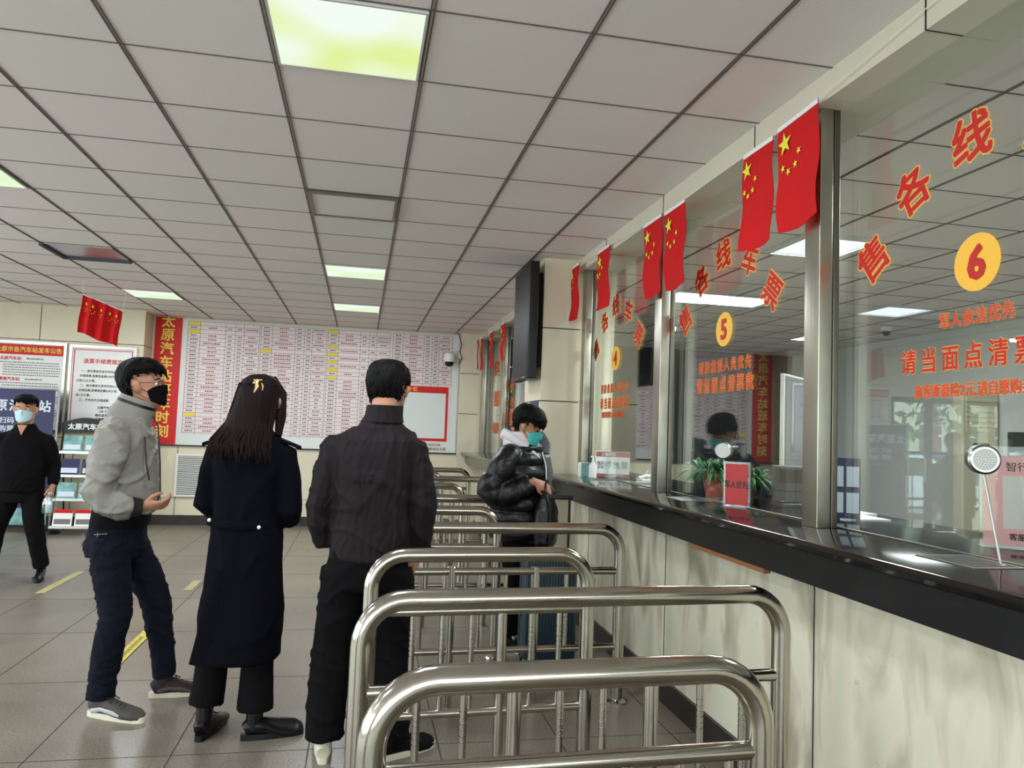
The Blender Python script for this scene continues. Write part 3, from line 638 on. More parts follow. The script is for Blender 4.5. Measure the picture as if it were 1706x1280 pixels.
# brochure stand
t = thing('brochure_stand', 'black arched brochure stand with four tilted leaflet shelves by the front wall', 'stand', (-3.30, 10.15, 0), 0)
b = MB()
for x in (-.25, .25): b.tube([(x, -.22, .0), (x, 0, 1.25)], .012, 'black', 8); b.tube([(x, .22, 0), (x, 0, 1.15)], .010, 'black', 8)
b.build('frame', t)
b = MB(); b.prism([(-.27, 1.22), (.27, 1.22), (.27, 1.33)]+[(.27-.54*k/10, 1.33+.07*math.sin(PI*k/10)) for k in range(1, 10)]+[(-.27, 1.33)], -.02, 0, 'XZ', 'black')
text(b, '太原汽车站', (0.0, -.022, 1.29), .075, 'white', offset=.03); b.build('header_board', t)
for k, (z, mm) in enumerate(((.98, 'cyan_print'), (.70, 'banner_blue'), (.42, 'cyan_print'), (.10, 'white'))):
    y = -.22*(1-z/1.25)-.02; b = MB(); b.box(-.25, .25, y-.035, y, z-.02, z+.01, 'alu'); s_ = b.build('shelf', t)
    for x in (-.12, .12):
        q = MB(); A = Matrix.Translation((x, y-.01, z))@Matrix.Rotation(-.18, 4, 'X'); q.box(-.105, .105, -.006, .004, 0, .2, mm, A); q.box(-.09, .09, -.008, -.006, .03, .09, 'banner_white' if k != 3 else 'print_grey', A); 
        if k == 3: q.box(-.105, .105, -.008, -.006, .16, .2, 'red', A)
        q.build('leaflet', s_)

# floor tapes
for x, y0, y1, mm, lb in ((-1.325, 4.72, 5.55, 'tape_yellow', 'yellow and black marking tape on the floor between the feet of the grey jacket man'), (-2.44, 6.72, 7.62, 'tape_pale', 'worn pale tape strip on the floor by the walking man'), (-1.35, 6.8, 7.2, 'tape_pale', 'short worn tape strip on the floor left of the long coat')):
    b = MB(); b.box(x-.035, x+.035, y0, y1, .0008, .0025, mm)
    if mm == 'tape_yellow':
        for k in range(16): b.box(x-.014, x+.014, y0+.12+k*.034, y0+.135+k*.034, .0025, .0028, 'print_black')
    b.build('floor_tape', label=lb, category='floor marking')

# ------------------------------------------------------------------ flags
def star(mb, c, r, rot, m, X, Y, lift=.0015):
    N = X.cross(Y); pts = []
    for k in range(10):
        a = rot+PI/2+k*PI/5; q = r if k % 2 == 0 else r*.382; pts.append(c+X*q*math.cos(a)+Y*q*math.sin(a)+N*lift)
    ctr = c+N*lift; mb.add([ctr]+pts, [(0, 1+k, 1+(k+1) % 10) for k in range(10)], m)
def flag(x, y0, y1, zt, h, label, sag=0, seed=0):
    """small national flag hung upright by its short side, red with yellow stars; y1 is the end nearer the camera"""
    t = thing('hanging_flag', label, 'flag', (x, (y0+y1)/2, zt), group='small red flags hung along the ticket windows'); w_ = abs(y1-y0); b = MB(); nx, nz = 9, 14; r_ = random.Random(seed); ph = r_.uniform(0, 6)
    def P(u, v): return Vector((-.012*math.sin(u*5+ph+v*2)*v-.006*math.sin(v*9+ph), w_/2-u*w_+.008*math.sin(v*3+ph)*v, -v*h+sag*(u-.5)-.012*math.sin(u*PI)*v))
    vs = [P(i/nx, k/nz) for k in range(nz+1) for i in range(nx+1)]
    vs2 = [v+Vector((.0016, 0, 0)) for v in vs]
    fs = [(k*(nx+1)+i, k*(nx+1)+i+1, (k+1)*(nx+1)+i+1, (k+1)*(nx+1)+i) for k in range(nz) for i in range(nx)]
    b.add(vs, fs, 'flag_red', True); b.add(vs2, [f[::-1] for f in fs], 'flag_red', True); b.build('cloth', t)
    s_ = MB(); X = Vector((0, -1, 0)); Y = Vector((0, 0, 1))
    def at(u, v, lift=-.004): return P(u, v)+Vector((lift, 0, 0))
    star(s_, at(.22, .17), .048*w_/.27, .15, 'flagyellow', X, Y)
    for u, v, ro in ((.52, .30, .4), (.42, .40, .1), (.26, .44, .5), (.14, .39, .2)): star(s_, at(u, v), .017*w_/.27, ro, 'flagyellow', X, Y)
    s_.build('stars', t)
    s_ = MB(); a, c = P(0, 0), P(1, 0); s_.add([a+Vector((-.004, 0, .014)), c+Vector((-.004, 0, .014)), c+Vector((-.004, 0, -.004)), a+Vector((-.004, 0, -.004)), a+Vector((.004, 0, .014)), c+Vector((.004, 0, .014)), c+Vector((.004, 0, -.004)), a+Vector((.004, 0, -.004))], [(0, 1, 2, 3), (7, 6, 5, 4), (0, 4, 5, 1), (3, 2, 6, 7)], 'white'); s_.build('hem', t)
flag(1.64, 2.79, 2.51, 2.70, .425, 'red flag nearest the camera, overlapping the mullion left of window 6', .01, 1)
flag(1.64, 3.09, 2.84, 2.688, .425, 'red flag second from the camera, just left of the nearest one', 0, 2)
flag(1.64, 3.98, 3.70, 2.676, .435, 'red flag right of the mullion between windows 4 and 5', 0, 3)
flag(1.64, 4.30, 4.02, 2.686, .435, 'red flag left of the mullion between windows 4 and 5', 0, 4)
flag(1.64, 5.26, 4.98, 2.74, .42, 'single red flag above the arched lettering of window 4', 0, 5)
flag(1.60, 5.80, 5.60, 2.74, .42, 'red flag hanging in front of the beige pillar', 0, 6)
flag(1.64, 8.30, 8.02, 2.72, .50, 'red flag just left of the wall television, far row', 0, 7)
flag(1.64, 9.10, 8.84, 2.72, .44, 'far row red flag, second left of the television', 0, 8)
flag(1.64, 9.96, 9.70, 2.72, .46, 'far row red flag above window 1', 0, 9)
flag(1.62, 10.62, 10.42, 2.72, .44, 'far row red flag second from the back wall', 0, 10)
flag(1.60, 10.80, 10.66, 2.72, .42, 'red flag farthest back, in front of the corner pilaster', 0, 11)
# string that carries them
b = MB(); b.tube([(1.645, 10.8, 2.735), (1.645, 9.3, 2.728), (1.645, 7.4, 2.74), (1.62, 6.0, 2.76), (1.645, 5.1, 2.752), (1.645, 3.9, 2.695), (1.645, 2.65, 2.712), (1.655, 1.8, 2.79), (1.66, .8, 2.82)], .0016, 'white', 5); b.build('flag_string', label='thin white string running along the header above the ticket windows', category='string')
# bunch of overlapping flags on the left
t = thing('flag_bunch', 'folded bunch of overlapping red flags hanging from the ceiling on the left', 'flag', (-2.72, 8.5, 2.60)); b = MB(); nx, nz = 20, 10
def PB(u, v): return Vector((-.17+u*.39-.03*v, .03*math.sin(u*19)+.01*math.sin(v*7), .075-.15*u-v*(.39-.02*u)+.01*math.sin(u*9)*v))
vs = [PB(i/nx, k/nz) for k in range(nz+1) for i in range(nx+1)]; fs = [(k*(nx+1)+i, k*(nx+1)+i+1, (k+1)*(nx+1)+i+1, (k+1)*(nx+1)+i) for k in range(nz) for i in range(nx)]
b.add(vs, fs, 'flag_red', True); b.add([v+Vector((0, .003, 0)) for v in vs], [f[::-1] for f in fs], 'flag_red', True); b.build('cloth', t)
b = MB(); X = Vector((.35, 0, -.1)).normalized(); Y = Vector((0, 0, 1))
for k in range(5):
    u = .1+k*.2
    star(b, PB(u, .2)+Vector((0, -.012, 0)), .022, .2, 'flagyellow', X*.6, Y)
    for du, dv in ((-.03, .33), (.0, .40), (.035, .36), (.05, .3)): star(b, PB(min(1, u+du), dv)+Vector((0, -.012, 0)), .008, .2, 'flagyellow', X*.6, Y)
b.build('stars', t)
b = MB(); b.tube([PB(0, 0)+Vector((0, 0, .004)), PB(.5, 0)+Vector((0, 0, .01)), PB(1, 0)+Vector((0, 0, .004))], .005, 'white', 6); b.tube([PB(0, 0), (-.17, 0, .225)], .0015, 'white', 5); b.tube([PB(1, 0), (.25, 0, .225)], .0015, 'white', 5); b.build('hanging_cord', t)

# ------------------------------------------------------------------ television and camera
t = thing('wall_television', 'black upright television mounted on the side of the beige pillar', 'television', (1.25, 6.04, 1.84)); b = MB()
b.box(0, .075, -.30, .30, 0, .93, 'black', bev=.008); b.build('casing', t)
b = MB(); b.box(-.002, 0, -.27, .27, .03, .90, 'tvscreen'); b.build('screen', t)
b = MB(); b.box(.075, .14, -.12, .12, .3, .7, 'black_matte'); b.box(.075, .12, -.25, .25, .1, .85, 'black_matte', bev=.01); b.build('wall_bracket', t)
b = MB(); b.box(-.004, .0, -.2, -.14, .008, .02, 'alu'); b.build('logo_plate', t)
t = thing('security_camera', 'white dome security camera on a bracket right of the timetable', 'camera', (1.21, 10.84, 2.40)); b = MB()
b.lathe([(.03, .13), (.075, .11), (.085, .05), (.085, -.01)], m='plastic_white', n=20); b.build('housing', t); b = MB(); b.ball((0, 0, -.015), .065, m='black', n=16); b.build('dome', t)
b = MB(); b.tube([(0, 0, .12), (.02, 0, .16), (.12, .02, .16), (.155, .08, .15)], .014, 'plastic_white', 8); b.box(.13, .18, .05, .12, .06, .2, 'plastic_white'); b.build('bracket', t)
b = MB(); b.tube([(.15, .04, .15), (.17, -.01, .25), (.12, .05, .42)], .006, 'black', 6); b.tube([(.15, .04, .15), (.18, 0, .05), (.14, .05, -.03)], .006, 'black', 6); b.build('cable', t)
b = MB(); b.box(1.386, 1.389, 5.9, 6.2, 1.11, 1.54, 'white'); b.box(1.3855, 1.389, 5.9, 6.2, 1.54, 1.68, 'banner_blue'); text(b, '购票须知', (1.385, 6.05, 1.61), .05, 'white', XL, YL); b.build('pillar_poster', label='white poster with a blue heading on the side of the beige pillar', category='poster')

# ------------------------------------------------------------------ things on the counter
Z = 1.10
t = thing('tissue_box', 'small white and green box at the far end of the counter by the pillar', 'box', (1.69, 5.56, Z), .1); b = MB(); b.box(-.04, .04, -.05, .05, 0, .105, 'plastic_white'); b.build('carton', t); b = MB(); b.box(-.0405, .0405, -.0505, -.02, .0, .105, 'cyan_print'); b.build('green_stripe', t)
t = thing('sanitizer_bottle', 'white pump bottle of hand sanitizer standing in front of the ticket sales sign', 'bottle', (1.72, 5.46, Z)); b = MB(); b.stack([(0, 0, 0, .03, .02), (.09, 0, 0, .03, .02), (.11, 0, 0, .012, .012), (.12, 0, 0, .012, .012)], 'plastic_white', 16); b.build('bottle_body', t)
b = MB(); b.tube([(0, 0, .12), (0, 0, .155), (-.02, -.012, .155)], .006, 'white', 8); b.build('pump', t)
t = thing('desk_sign', 'white sales suspended sign with red bands standing inside window 4', 'sign', (1.88, 5.48, Z), -1.05+PI/2-.0); t.rotation_euler = (0, 0, -.35); b = MB(); b.box(-.13, .13, -.006, .006, 0, .2, 'acrylic'); b.build('holder', t)
b = MB(); b.box(-.125, .125, -.009, -.007, .005, .195, 'white'); b.box(-.125, .125, -.0095, -.007, .155, .195, 'pink'); b.box(-.125, .125, -.0095, -.007, .005, .03, 'pink')
b.box(-.125, .125, -.0098, -.007, .157, .193, 'print_red'); b.box(-.125, .125, -.0098, -.007, .005, .028, 'print_red'); text(b, '温馨提示:', (-.03, -.0101, .175), .024, 'white'); text(b, '暂停售票', (0, -.0095, .095), .055, 'print_black', offset=.01); text(b, '太原汽车站', (.04, -.0101, .016), .016, 'white'); b.build('card', t)
def gooseneck(x, y, lean, top, label, face):
    t = thing('counter_speaker', label, 'intercom', (x, y, Z+.0)); b = MB(); b.lathe([(.014, 0), (.014, .004), (.006, .006)], m='chrome', n=12)
    b.tube([(0, 0, 0), (lean[0]*.5, lean[1]*.5, top*.5), (lean[0], lean[1], top)], .0035, 'chrome', 8); b.build('stem', t)
    A = Matrix.Translation((lean[0], lean[1], top+.02))@Matrix.Rotation(face, 4, 'Z')@Matrix.Rotation(PI/2, 4, 'X'); b = MB()
    b.lathe([(.0, 0), (.038, 0), (.042, .006), (.042, .04), (.036, .046), (0, .046)], m='chrome', n=28, M=A@Matrix.Translation((0, 0, -.02))); hd = b.build('speaker_head', t)
    b = MB(); T = A@Matrix.Translation((0, 0, .0262))
    b.lathe([(0, 0), (.030, 0), (.030, .001), (0, .001)], m='fixture_frame', n=24, M=T)
    for r_, n_ in ((.007, 6), (.014, 12), (.021, 18), (.027, 24)):
        for k in range(n_): a = 2*PI*k/n_; b.lathe([(.0012, .001), (.0012, .0016)], (r_*math.cos(a), r_*math.sin(a), 0), m='black', n=5, M=T)
    b.build('grille', hd)
gooseneck(1.745, 1.80, (-.012, .05, 0), .27, 'round chrome speaker in front of the large pink sign', -.5)
gooseneck(1.755, 3.40, (.0, .055, 0), .245, 'round chrome speaker with its stem right beside the red sign', -.6)
t = thing('desk_sign', 'red soldiers first sign in a clear stand at window 5', 'sign', (1.765, 3.335, Z), -.45-0); b = MB(); b.box(-.068, .068, -.004, .004, 0, .215, 'acrylic'); b.box(-.068, .068, -.03, .03, 0, .004, 'acrylic'); b.build('holder', t)
t.rotation_euler = (0, 0, -.95)
b = MB(); b.box(-.056, .056, -.0065, -.0045, .012, .205, 'red_card'); text(b, '军人优先', (0, -.0072, .108), .034, 'black', offset=.03, sx=.8); b.build('card', t)
t = thing('desk_sign', 'large pink ticket purchase sign in a clear stand inside window 6', 'sign', (2.13, 2.07, Z), 0); t.rotation_euler = (0, 0, -.62); b = MB(); b.box(-.15, .15, -.004, .004, 0, .33, 'acrylic'); b.box(-.15, .15, -.04, .04, 0, .004, 'acrylic'); b.build('holder', t)
b = MB(); b.box(-.14, .14, -.0065, -.0045, .01, .30, 'pink'); text(b, '智行山西购票', (.02, -.0072, .265), .03, 'print_black', offset=.01); text(b, '客服电话 400', (.0, -.0072, .04), .022, 'print_black'); b.box(-.085, .085, -.0072, -.0064, .065, .235, 'board_pink'); b.build('card', t)
t = thing('telephone_handset', 'white handset lying on the counter inside window 4', 'telephone', (1.93, 4.92, Z), .5); b = MB(); b.box(-.07, .05, -.03, .03, 0, .03, 'plastic_white', bev=.008); b.build('base', t); b = MB(); b.tube([(-.08, 0, .035), (.0, 0, .05), (.07, 0, .04)], [.014, .011, .018], 'plastic_white', 10); b.build('handset', t)
t = thing('pen_holder', 'two pens leaning up beside the white handset', 'pens', (1.98, 5.05, Z)); b = MB(); b.tube([(0, 0, 0), (.05, .02, .09)], .003, 'white', 6); b.tube([(-.03, 0, 0), (.025, .02, .088)], .003, 'white', 6); b.lathe([(.02, 0), (.02, .03), (.016, .03), (.016, .004)], m='panel_dark', n=14); b.build('pens', t)
def plant(x, y, s, label, potm, seed, n=150, broad=False):
    t = thing('potted_plant', label, 'plant', (x, y, Z), scale=s); b = MB(); b.lathe([(.045, 0), (.062, .1), (.068, .1), (.068, .115), (.058, .115), (.056, .1)], m=potm, n=20); b.build('pot', t)
    b = MB(); b.lathe([(.056, .1), (0, .102)], m='soil', n=14); b.build('soil', t); b = MB(); r_ = random.Random(seed)
    for k in range(n):
        a = r_.uniform(0, 2*PI); Ln = r_.uniform(.1, .22); el = r_.uniform(.3, 1.5); c = Vector((math.cos(a)*.02, math.sin(a)*.02, .1)); d = Vector((math.cos(a)*math.cos(el), math.sin(a)*math.cos(el), math.sin(el))); sd = Vector((-math.sin(a), math.cos(a), 0)); pv = []
        for i in range(6):
            f = i/5; p_ = c+d*Ln*f+Vector((0, 0, -.13*f*f*Ln/.2)); w_ = (.006 if not broad else .018)*math.sin(PI*min(.97, f+.1)); pv += [p_-sd*w_, p_+sd*w_]
        b.add(pv, [(2*i, 2*i+1, 2*i+3, 2*i+2) for i in range(5)], 'leaf', True)
    b.build('leaves', t)
plant(1.95, 3.93, 1.15, 'grassy green plant in a terracotta pot inside window 5', 'terracotta', 1, 330)
plant(1.98, 4.12, 1.15, 'broad leaved plant beside the mullion of window 5', 'black', 2, 40, True)
plant(2.05, 3.72, 1.05, 'second grassy plant in a dark pot right beside the terracotta one', 'black', 5, 260)

# ------------------------------------------------------------------ ticket office furniture
b = MB(); b.box(2.35, 2.95, -3, 5.6, .70, .74, 'plastic_beige'); b.box(2.35, 2.4, -3, 5.6, 0, .70, 'plastic_beige'); 
for y in (-2.9, -.5, 1.6, 3.6, 5.5): b.box(2.4, 2.93, y, y+.03, 0, .70, 'plastic_beige')
b.build('office_desk', label='long beige office desk behind the ticket counter', category='desk')
def monitor(x, y, z, rz, w_, h_, label, tall=.35, edge='plastic_white', scr='black'):
    t = thing('computer_monitor', label, 'monitor', (x, y, z), rz); b = MB(); b.box(-w_/2, w_/2, -.012, .012, tall, tall+h_, edge, bev=.004); b.build('bezel', t)
    b = MB(); b.box(-w_/2+.012, w_/2-.012, -.014, -.012, tall+.012, tall+h_-.012, scr); b.build('screen', t); b = MB(); b.box(-w_*.35, w_*.35, .012, .05, tall+.05, tall+h_-.05, 'black_matte', bev=.01); b.build('rear_cover', t)
    b = MB(); b.box(-.03, .03, .03, .055, .01, tall+h_*.5, 'black_matte'); b.box(-.11, .11, -.07, .12, 0, .012, 'black_matte'); b.build('stand', t)
monitor(2.46, 3.98, Z, .72, .44, .58, 'tall thin pale edged display standing inside window 5 by the mullion', .12, 'plastic_white', 'grey_print')
monitor(2.62, 2.35, .74, PI/2+.5, .46, .3, 'black monitor half hidden by the pink sign at the right edge', .45, 'black')
t = thing('ticket_printer', 'beige ticket printer on the desk inside window 6', 'printer', (2.62, 2.95, .74), .3); b = MB(); b.box(-.17, .17, -.15, .15, 0, .2, 'plastic_beige', bev=.03); b.box(-.12, .12, -.12, .1, .2, .26, 'plastic_beige', bev=.025); b.build('casing', t); b = MB(); b.box(-.1, .1, -.152, -.15, .06, .1, 'black'); b.build('paper_slot', t)
t = thing('document_stack', 'stack of purple edged documents on a dark tray inside window 6', 'papers', (2.75, 2.62, .74), .2); b = MB(); b.box(-.14, .14, -.1, .1, 0, .24, 'black_matte', bev=.005); b.build('tray', t)
for k in range(4): b = MB(); A = Matrix.Rotation(.06*k-.1, 4, 'Z'); b.box(-.13, .13, -.095, .095, .241+k*.008, .247+k*.008, 'purple' if k % 2 else 'white', A); b.build('folder', t)
t = thing('office_chair', 'black office chair with a low curved back inside window 6', 'chair', (3.25, 3.2, 0), .5); b = MB(); b.loft([(-.25, 0, .92), (-.1, .05, .97), (.1, .05, .97), (.25, 0, .92)], [(.16, .02)]*4, 'black', 14); b.build('backrest', t)
b = MB(); b.box(-.24, .24, -.48, -.02, .45, .52, 'black', bev=.03); b.build('seat', t); b = MB(); b.tube([(0, -.25, .05), (0, -.25, .46)], .03, 'black', 10); b.tube([(0, 0, .5), (0, .03, .85)], .02, 'black', 8)
for k in range(5): a = 2*PI*k/5; b.tube([(0, -.25, .07), (.27*math.cos(a), -.25+.27*math.sin(a), .04)], .018, 'black', 8)
b.build('base', t)
t = thing('air_conditioner', 'tall beige floor standing air conditioner against the white office wall', 'air conditioner', (6.66, 7.3, 0), PI/2); b = MB(); b.box(-.17, -.02, -.23, .23, 0, 2.03, 'plastic_beige', bev=.02); b.build('cabinet', t)
b = MB(); 
for k in range(7): b.box(-.182, -.17, -.19, .19, 1.60+k*.055, 1.645+k*.055, 'cladding')
b.build('louvres', t); b = MB(); b.box(-.176, -.17, -.10, .10, 1.40, 1.48, 'black'); b.build('display', t)
t = thing('office_camera', 'small dark dome camera on the office ceiling', 'camera', (6.1, 7.93, H)); b = MB(); b.lathe([(.07, 0), (.07, -.03), (.05, -.05)], m='plastic_white', n=16); b.build('base', t); b = MB(); b.ball((0, 0, -.055), .05, m='black', n=12); b.build('dome', t)
t = thing('filing_cabinet', 'grey cabinet on the floor far inside window 5', 'cabinet', (4.2, 10.8, 0)); b = MB(); b.box(-1.2, 1.2, -.2, .3, 0, 1.02, 'plastic_beige'); b.build('cabinet_body', t)
for x in (-.8, 0, .8): b = MB(); b.box(x-.38, x+.38, -.215, -.2, .05, .97, 'cladding'); d = b.build('door', t); b = MB(); b.box(x+.28, x+.3, -.23, -.215, .5, .62, 'alu'); b.build('handle', d)
b = MB(); b.box(2.03, 2.28, 3.02, 3.2, Z, Z+.012, 'white'); b.box(2.0, 2.22, 2.85, 3.05, Z, Z+.006, 'white'); b.build('paper_sheets', label='loose white papers on the counter right of the red sign', category='papers')
t = thing('card_terminal', 'dark box shaped terminal behind the red sign in window 5', 'machine', (2.12, 3.42, Z), -.4); b = MB(); b.box(-.1, .1, -.08, .08, 0, .2, 'panel_dark', bev=.01); b.build('casing', t); b = MB(); b.box(-.085, .085, -.083, -.08, .12, .185, 'black'); b.build('display', t)
t = thing('leaflet_display', 'blue leaflet display panel standing just right of the mullion inside window 6', 'stand', (2.02, 2.88, Z), -.55); b = MB(); b.box(-.06, .06, -.008, .008, 0, .26, 'banner_blue'); b.build('panel', t)
for x in (-.03, .03):
    for z in (.03, .14): b = MB(); b.box(x-.024, x+.024, -.012, -.008, z, z+.085, 'banner_white'); b.build('leaflet', t)

# ------------------------------------------------------------------ people
HH = .228
HS = [(0, .024, .078, .022), (.05, .042, .090, .0), (.14, .055, .094, -.035), (.28, .064, .092, -.062), (.42, .071, .088, -.084), (.54, .075, .086, -.096), (.66, .077, .090, -.102), (.78, .074, .082, -.098), (.88, .062, .062, -.082), (.95, .043, .036, -.058), (1.0, .012, .002, -.020)]
def hsec(t):
    for a, b in zip(HS, HS[1:]):
        if t <= b[0]:
            f = max(0, (t-a[0])/(b[0]-a[0])); return [a[i]+(b[i]-a[i])*f for i in (1, 2, 3)]
    return list(HS[-1][1:])
def hsurf(th, t, off=0, M=None):
    tt = min(1, max(0, t)); hw, f, b = hsec(tt); z = t*HH
    if t > 1: z = HH+(t-1)*HH
    k = off; v = Vector(((hw+k)*math.sin(th), (f+b)/2+((f-b)/2+k)*math.cos(th), z+off*max(0, (tt-.6)/.4)))
    return M@v if M else v
def add_head(mb, M):
    n = 28; ts = [0, .03, .07, .12, .18, .26, .34, .42, .5, .58, .66, .74, .82, .89, .94, .975, 1]; vs = []
    for t in ts:
        for k in range(n): vs.append(hsurf(2*PI*k/n, t, 0, M))
    fs = [(i*n+k, i*n+(k+1) % n, (i+1)*n+(k+1) % n, (i+1)*n+k) for i in range(len(ts)-1) for k in range(n)]+[tuple(range(n-1, -1, -1)), tuple((len(ts)-1)*n+k for k in range(n))]
    mb.add(vs, fs, 'skin', True)
    mb.loft([M@Vector(p) for p in ((0, .083, .125), (0, .096, .105), (0, .108, .085), (0, .098, .074))], [(.008, .008), (.010, .010), (.016, .013), (.012, .008)], 'skin', 10)
    mb.loft([M@Vector(p) for p in ((-.035, .084, .136), (0, .090, .139), (.035, .084, .136))], [(.006, .008)]*3, 'skin', 8)
    mb.loft([M@Vector(p) for p in ((-.022, .090, .054), (0, .099, .055), (.022, .090, .054))], [(.006, .006), (.009, .008), (.006, .006)], 'skin', 8)
    for s in (-1, 1):
        mb.loft([M@Vector((s*x, y, z)) for x, y, z in ((.068, .010, .078), (.082, .004, .090), (.092, -.004, .116), (.086, -.002, .136))], [(.006, .011), (.009, .015), (.009, .021), (.006, .014)], 'skin', 10, ref=(1, 0, 0))
def add_hand(mb, W, d, back, side, curl=.5, spread=.04, thumb=.6, scale=1.0):
    """hand from wrist W along d; back = direction of the back of the hand; side +1/-1 puts the thumb on +/- (d x back)"""
    Y = Vector(d).normalized(); Zb = Vector(back); Zb = (Zb-Y*Zb.dot(Y)).normalized(); X = Y.cross(Zb)*side; W = Vector(W)
    P = lambda x, y, z: W+(X*x+Y*y+Zb*z)*scale
    mb.loft([P(0, -.03, 0), P(0, 0, 0), P(.002, .03, 0), P(.002, .07, 0), P(.001, .092, -.002)], [(.025*scale, .019*scale), (.026*scale, .018*scale), (.036*scale, .017*scale), (.040*scale, .014*scale), (.037*scale, .011*scale)], 'skin', 14, ref=X)
    for k, (x, L, fc) in enumerate(((.029, .070, .8), (.010, .078, .95), (-.009, .072, 1.05), (-.027, .056, 1.15))):
        a = 0; p = Vector((x, .084, -.001)); pts = [P(x, .075, 0), P(*p)]; r = [.0095, .0092]; sp = x*spread*12
        for seg, fr in enumerate((.45, .3, .25)):
            a += curl*fc*(.7 if seg == 0 else 1); dd = Vector((sp*.25, math.cos(a), -math.sin(a))); p = p+dd*L*fr; pts.append(P(*p)); r.append((.0088, .0082, .0066)[seg])
        mb.loft(pts, [(q*scale, q*scale) for q in r], 'skin', 8)
    p = [Vector((.026, .018, -.004)), Vector((.046, .045, -.014-.01*thumb)), Vector((.052-.012*thumb, .072, -.022-.018*thumb)), Vector((.048-.02*thumb, .092, -.03-.02*thumb))]
    mb.loft([P(*q) for q in p], [(.014*scale, .014*scale), (.0115*scale, .0115*scale), (.010*scale, .010*scale), (.0075*scale, .0075*scale)], 'skin', 8)
def add_arm_skin(mb, sh, el, wr, hand=None):
    mb.loft([sh, Vector(sh).lerp(Vector(el), .5), el, Vector(el).lerp(Vector(wr), .4), wr], [(.032, .032), (.032, .032), (.028, .028), (.028, .03), (.024, .026)], 'skin', 12)
    if hand: add_hand(mb, wr, **hand)
def add_leg_skin(mb, hip, kn, an):
    mb.loft([hip, Vector(hip).lerp(Vector(kn), .5), kn, Vector(kn).lerp(Vector(an), .35), an, (an[0], an[1]+.0, .03)], [(.045, .045), (.04, .04), (.034, .034), (.030, .030), (.022, .022), (.018, .018)], 'skin', 12)
def add_torso_skin(mb, secs): mb.stack(secs, 'skin', 20)
def face_parts(t, M, look=0, closed=False):
    for s in (-1, 1):
        if closed:
            e = MB(); e.loft([M@Vector((s*x, y, z)) for x, y, z in ((.018, .087, .116), (.032, .088, .1125), (.046, .080, .116))], [(.002, .003), (.0025, .003), (.0015, .002)], 'hair', 6); e.build('eyelashes', t)
            e = MB(); e.loft([M@Vector((s*x, y, z)) for x, y, z in ((.014, .089, .139), (.032, .088, .144), (.05, .074, .138))], [(.003, .004), (.0035, .004), (.002, .002)], 'hair', 6); e.build('eyebrow', t); continue
        e = MB(); e.ball(M@Vector((s*.032, .0725, .119)), .0108, m='eye_white', n=12); o = e.build('eye', t)
        e = MB(); e.ball(M@Vector((s*.032+look*.004, .0795, .118)), .005, m='iris', n=8); e.build('iris', o)
        e = MB(); e.loft([M@Vector((s*x, y, z)) for x, y, z in ((.014, .089, .139), (.032, .088, .144), (.05, .074, .138))], [(.003, .004), (.0035, .004), (.002, .002)], 'hair', 6); e.build('eyebrow', t)
def hair_cap(t, M, m='hair', tmin=None, thick=.016, lum=.004, seed=0, tufts=120, name='hair'):
    """short hair: a shell following the skull, lower edge given by tmin(theta), with tufts on the surface"""
    r = random.Random(seed); n, q = 48, 12; mb = MB(); vs = []
    for i in range(q+1):
        for k in range(n):
            th = 2*PI*k/n; t0 = tmin(th); tt = t0+(1-t0)*i/q; off = thick*(.35+.65*min(1, i/2.5))*(.45+.55*min(1, tt/.6))+lum*math.sin(th*7+i)*.5+r.uniform(0, lum)*.5
            if i == q: off = thick
            vs.append(hsurf(th, tt, off, M))
    top = len(vs); vs.append(M@Vector((0, -.01, HH+thick))); 
    for k in range(n): vs.append(hsurf(2*PI*k/n, tmin(2*PI*k/n)+.02, -.012, M))
    fs = [(i*n+k, i*n+(k+1) % n, (i+1)*n+(k+1) % n, (i+1)*n+k) for i in range(q) for k in range(n)]+[(q*n+k, q*n+(k+1) % n, top) for k in range(n)]+[(top+1+k, top+1+(k+1) % n, (k+1) % n, k) for k in range(n)]
    mb.add(vs, fs, m, True)
    for _ in range(tufts):
        th = r.uniform(0, 2*PI); t0 = tmin(th); tt = r.uniform(t0, 1.0); a = hsurf(th, tt, thick*.6, M); b_ = hsurf(th+r.uniform(-.2, .2), tt-r.uniform(.04, .16), thick*.9, M)
        c = hsurf(th+r.uniform(-.3, .3), max(t0-.03, tt-r.uniform(.16, .3)), thick*.95, M); mb.loft([a, b_, c], [(.006, .006), (.005, .005), (.001, .001)], m, 5)
    return mb.build(name, t)
def face_mask(t, M, m, strap='white', t0=.03, t1=.5, w=1.15, bulge=.012):
    mb = MB(); n, q = 20, 10; vs = []
    for i in range(q+1):
        for k in range(n+1):
            th = -w+2*w*k/n; tt = t0+(t1-t0)*i/q; u = abs(2*k/n-1); tt = tt+(.22-tt)*.55*u**2.2; b_ = bulge*math.cos(u*PI/2)**.7+.006
            if u < .25 and .3 < tt < .5: b_ += .012*(1-u*4)
            vs.append(hsurf(th, tt, b_, M))
    for v in list(vs): vs.append(v-(M.to_3x3()@Vector((0, .004, 0))))
    N_ = (n+1)*(q+1); fs = [(i*(n+1)+k, i*(n+1)+k+1, (i+1)*(n+1)+k+1, (i+1)*(n+1)+k) for i in range(q) for k in range(n)]
    fs += [tuple(N_+x for x in f[::-1]) for f in fs]; mb.add(vs, fs, m, True); o = mb.build('face_mask', t)
    s_ = MB()
    for sg in (-1, 1):
        s_.tube([hsurf(sg*w*.97, .32, .008, M), hsurf(sg*1.45, .42, .006, M), M@Vector((sg*.086, -.01, .12)), M@Vector((sg*.084, -.03, .09)), hsurf(sg*1.4, .2, .006, M), hsurf(sg*w*.97, .17, .008, M)], .0016, strap, 6)
    s_.build('ear_loop', o); return o
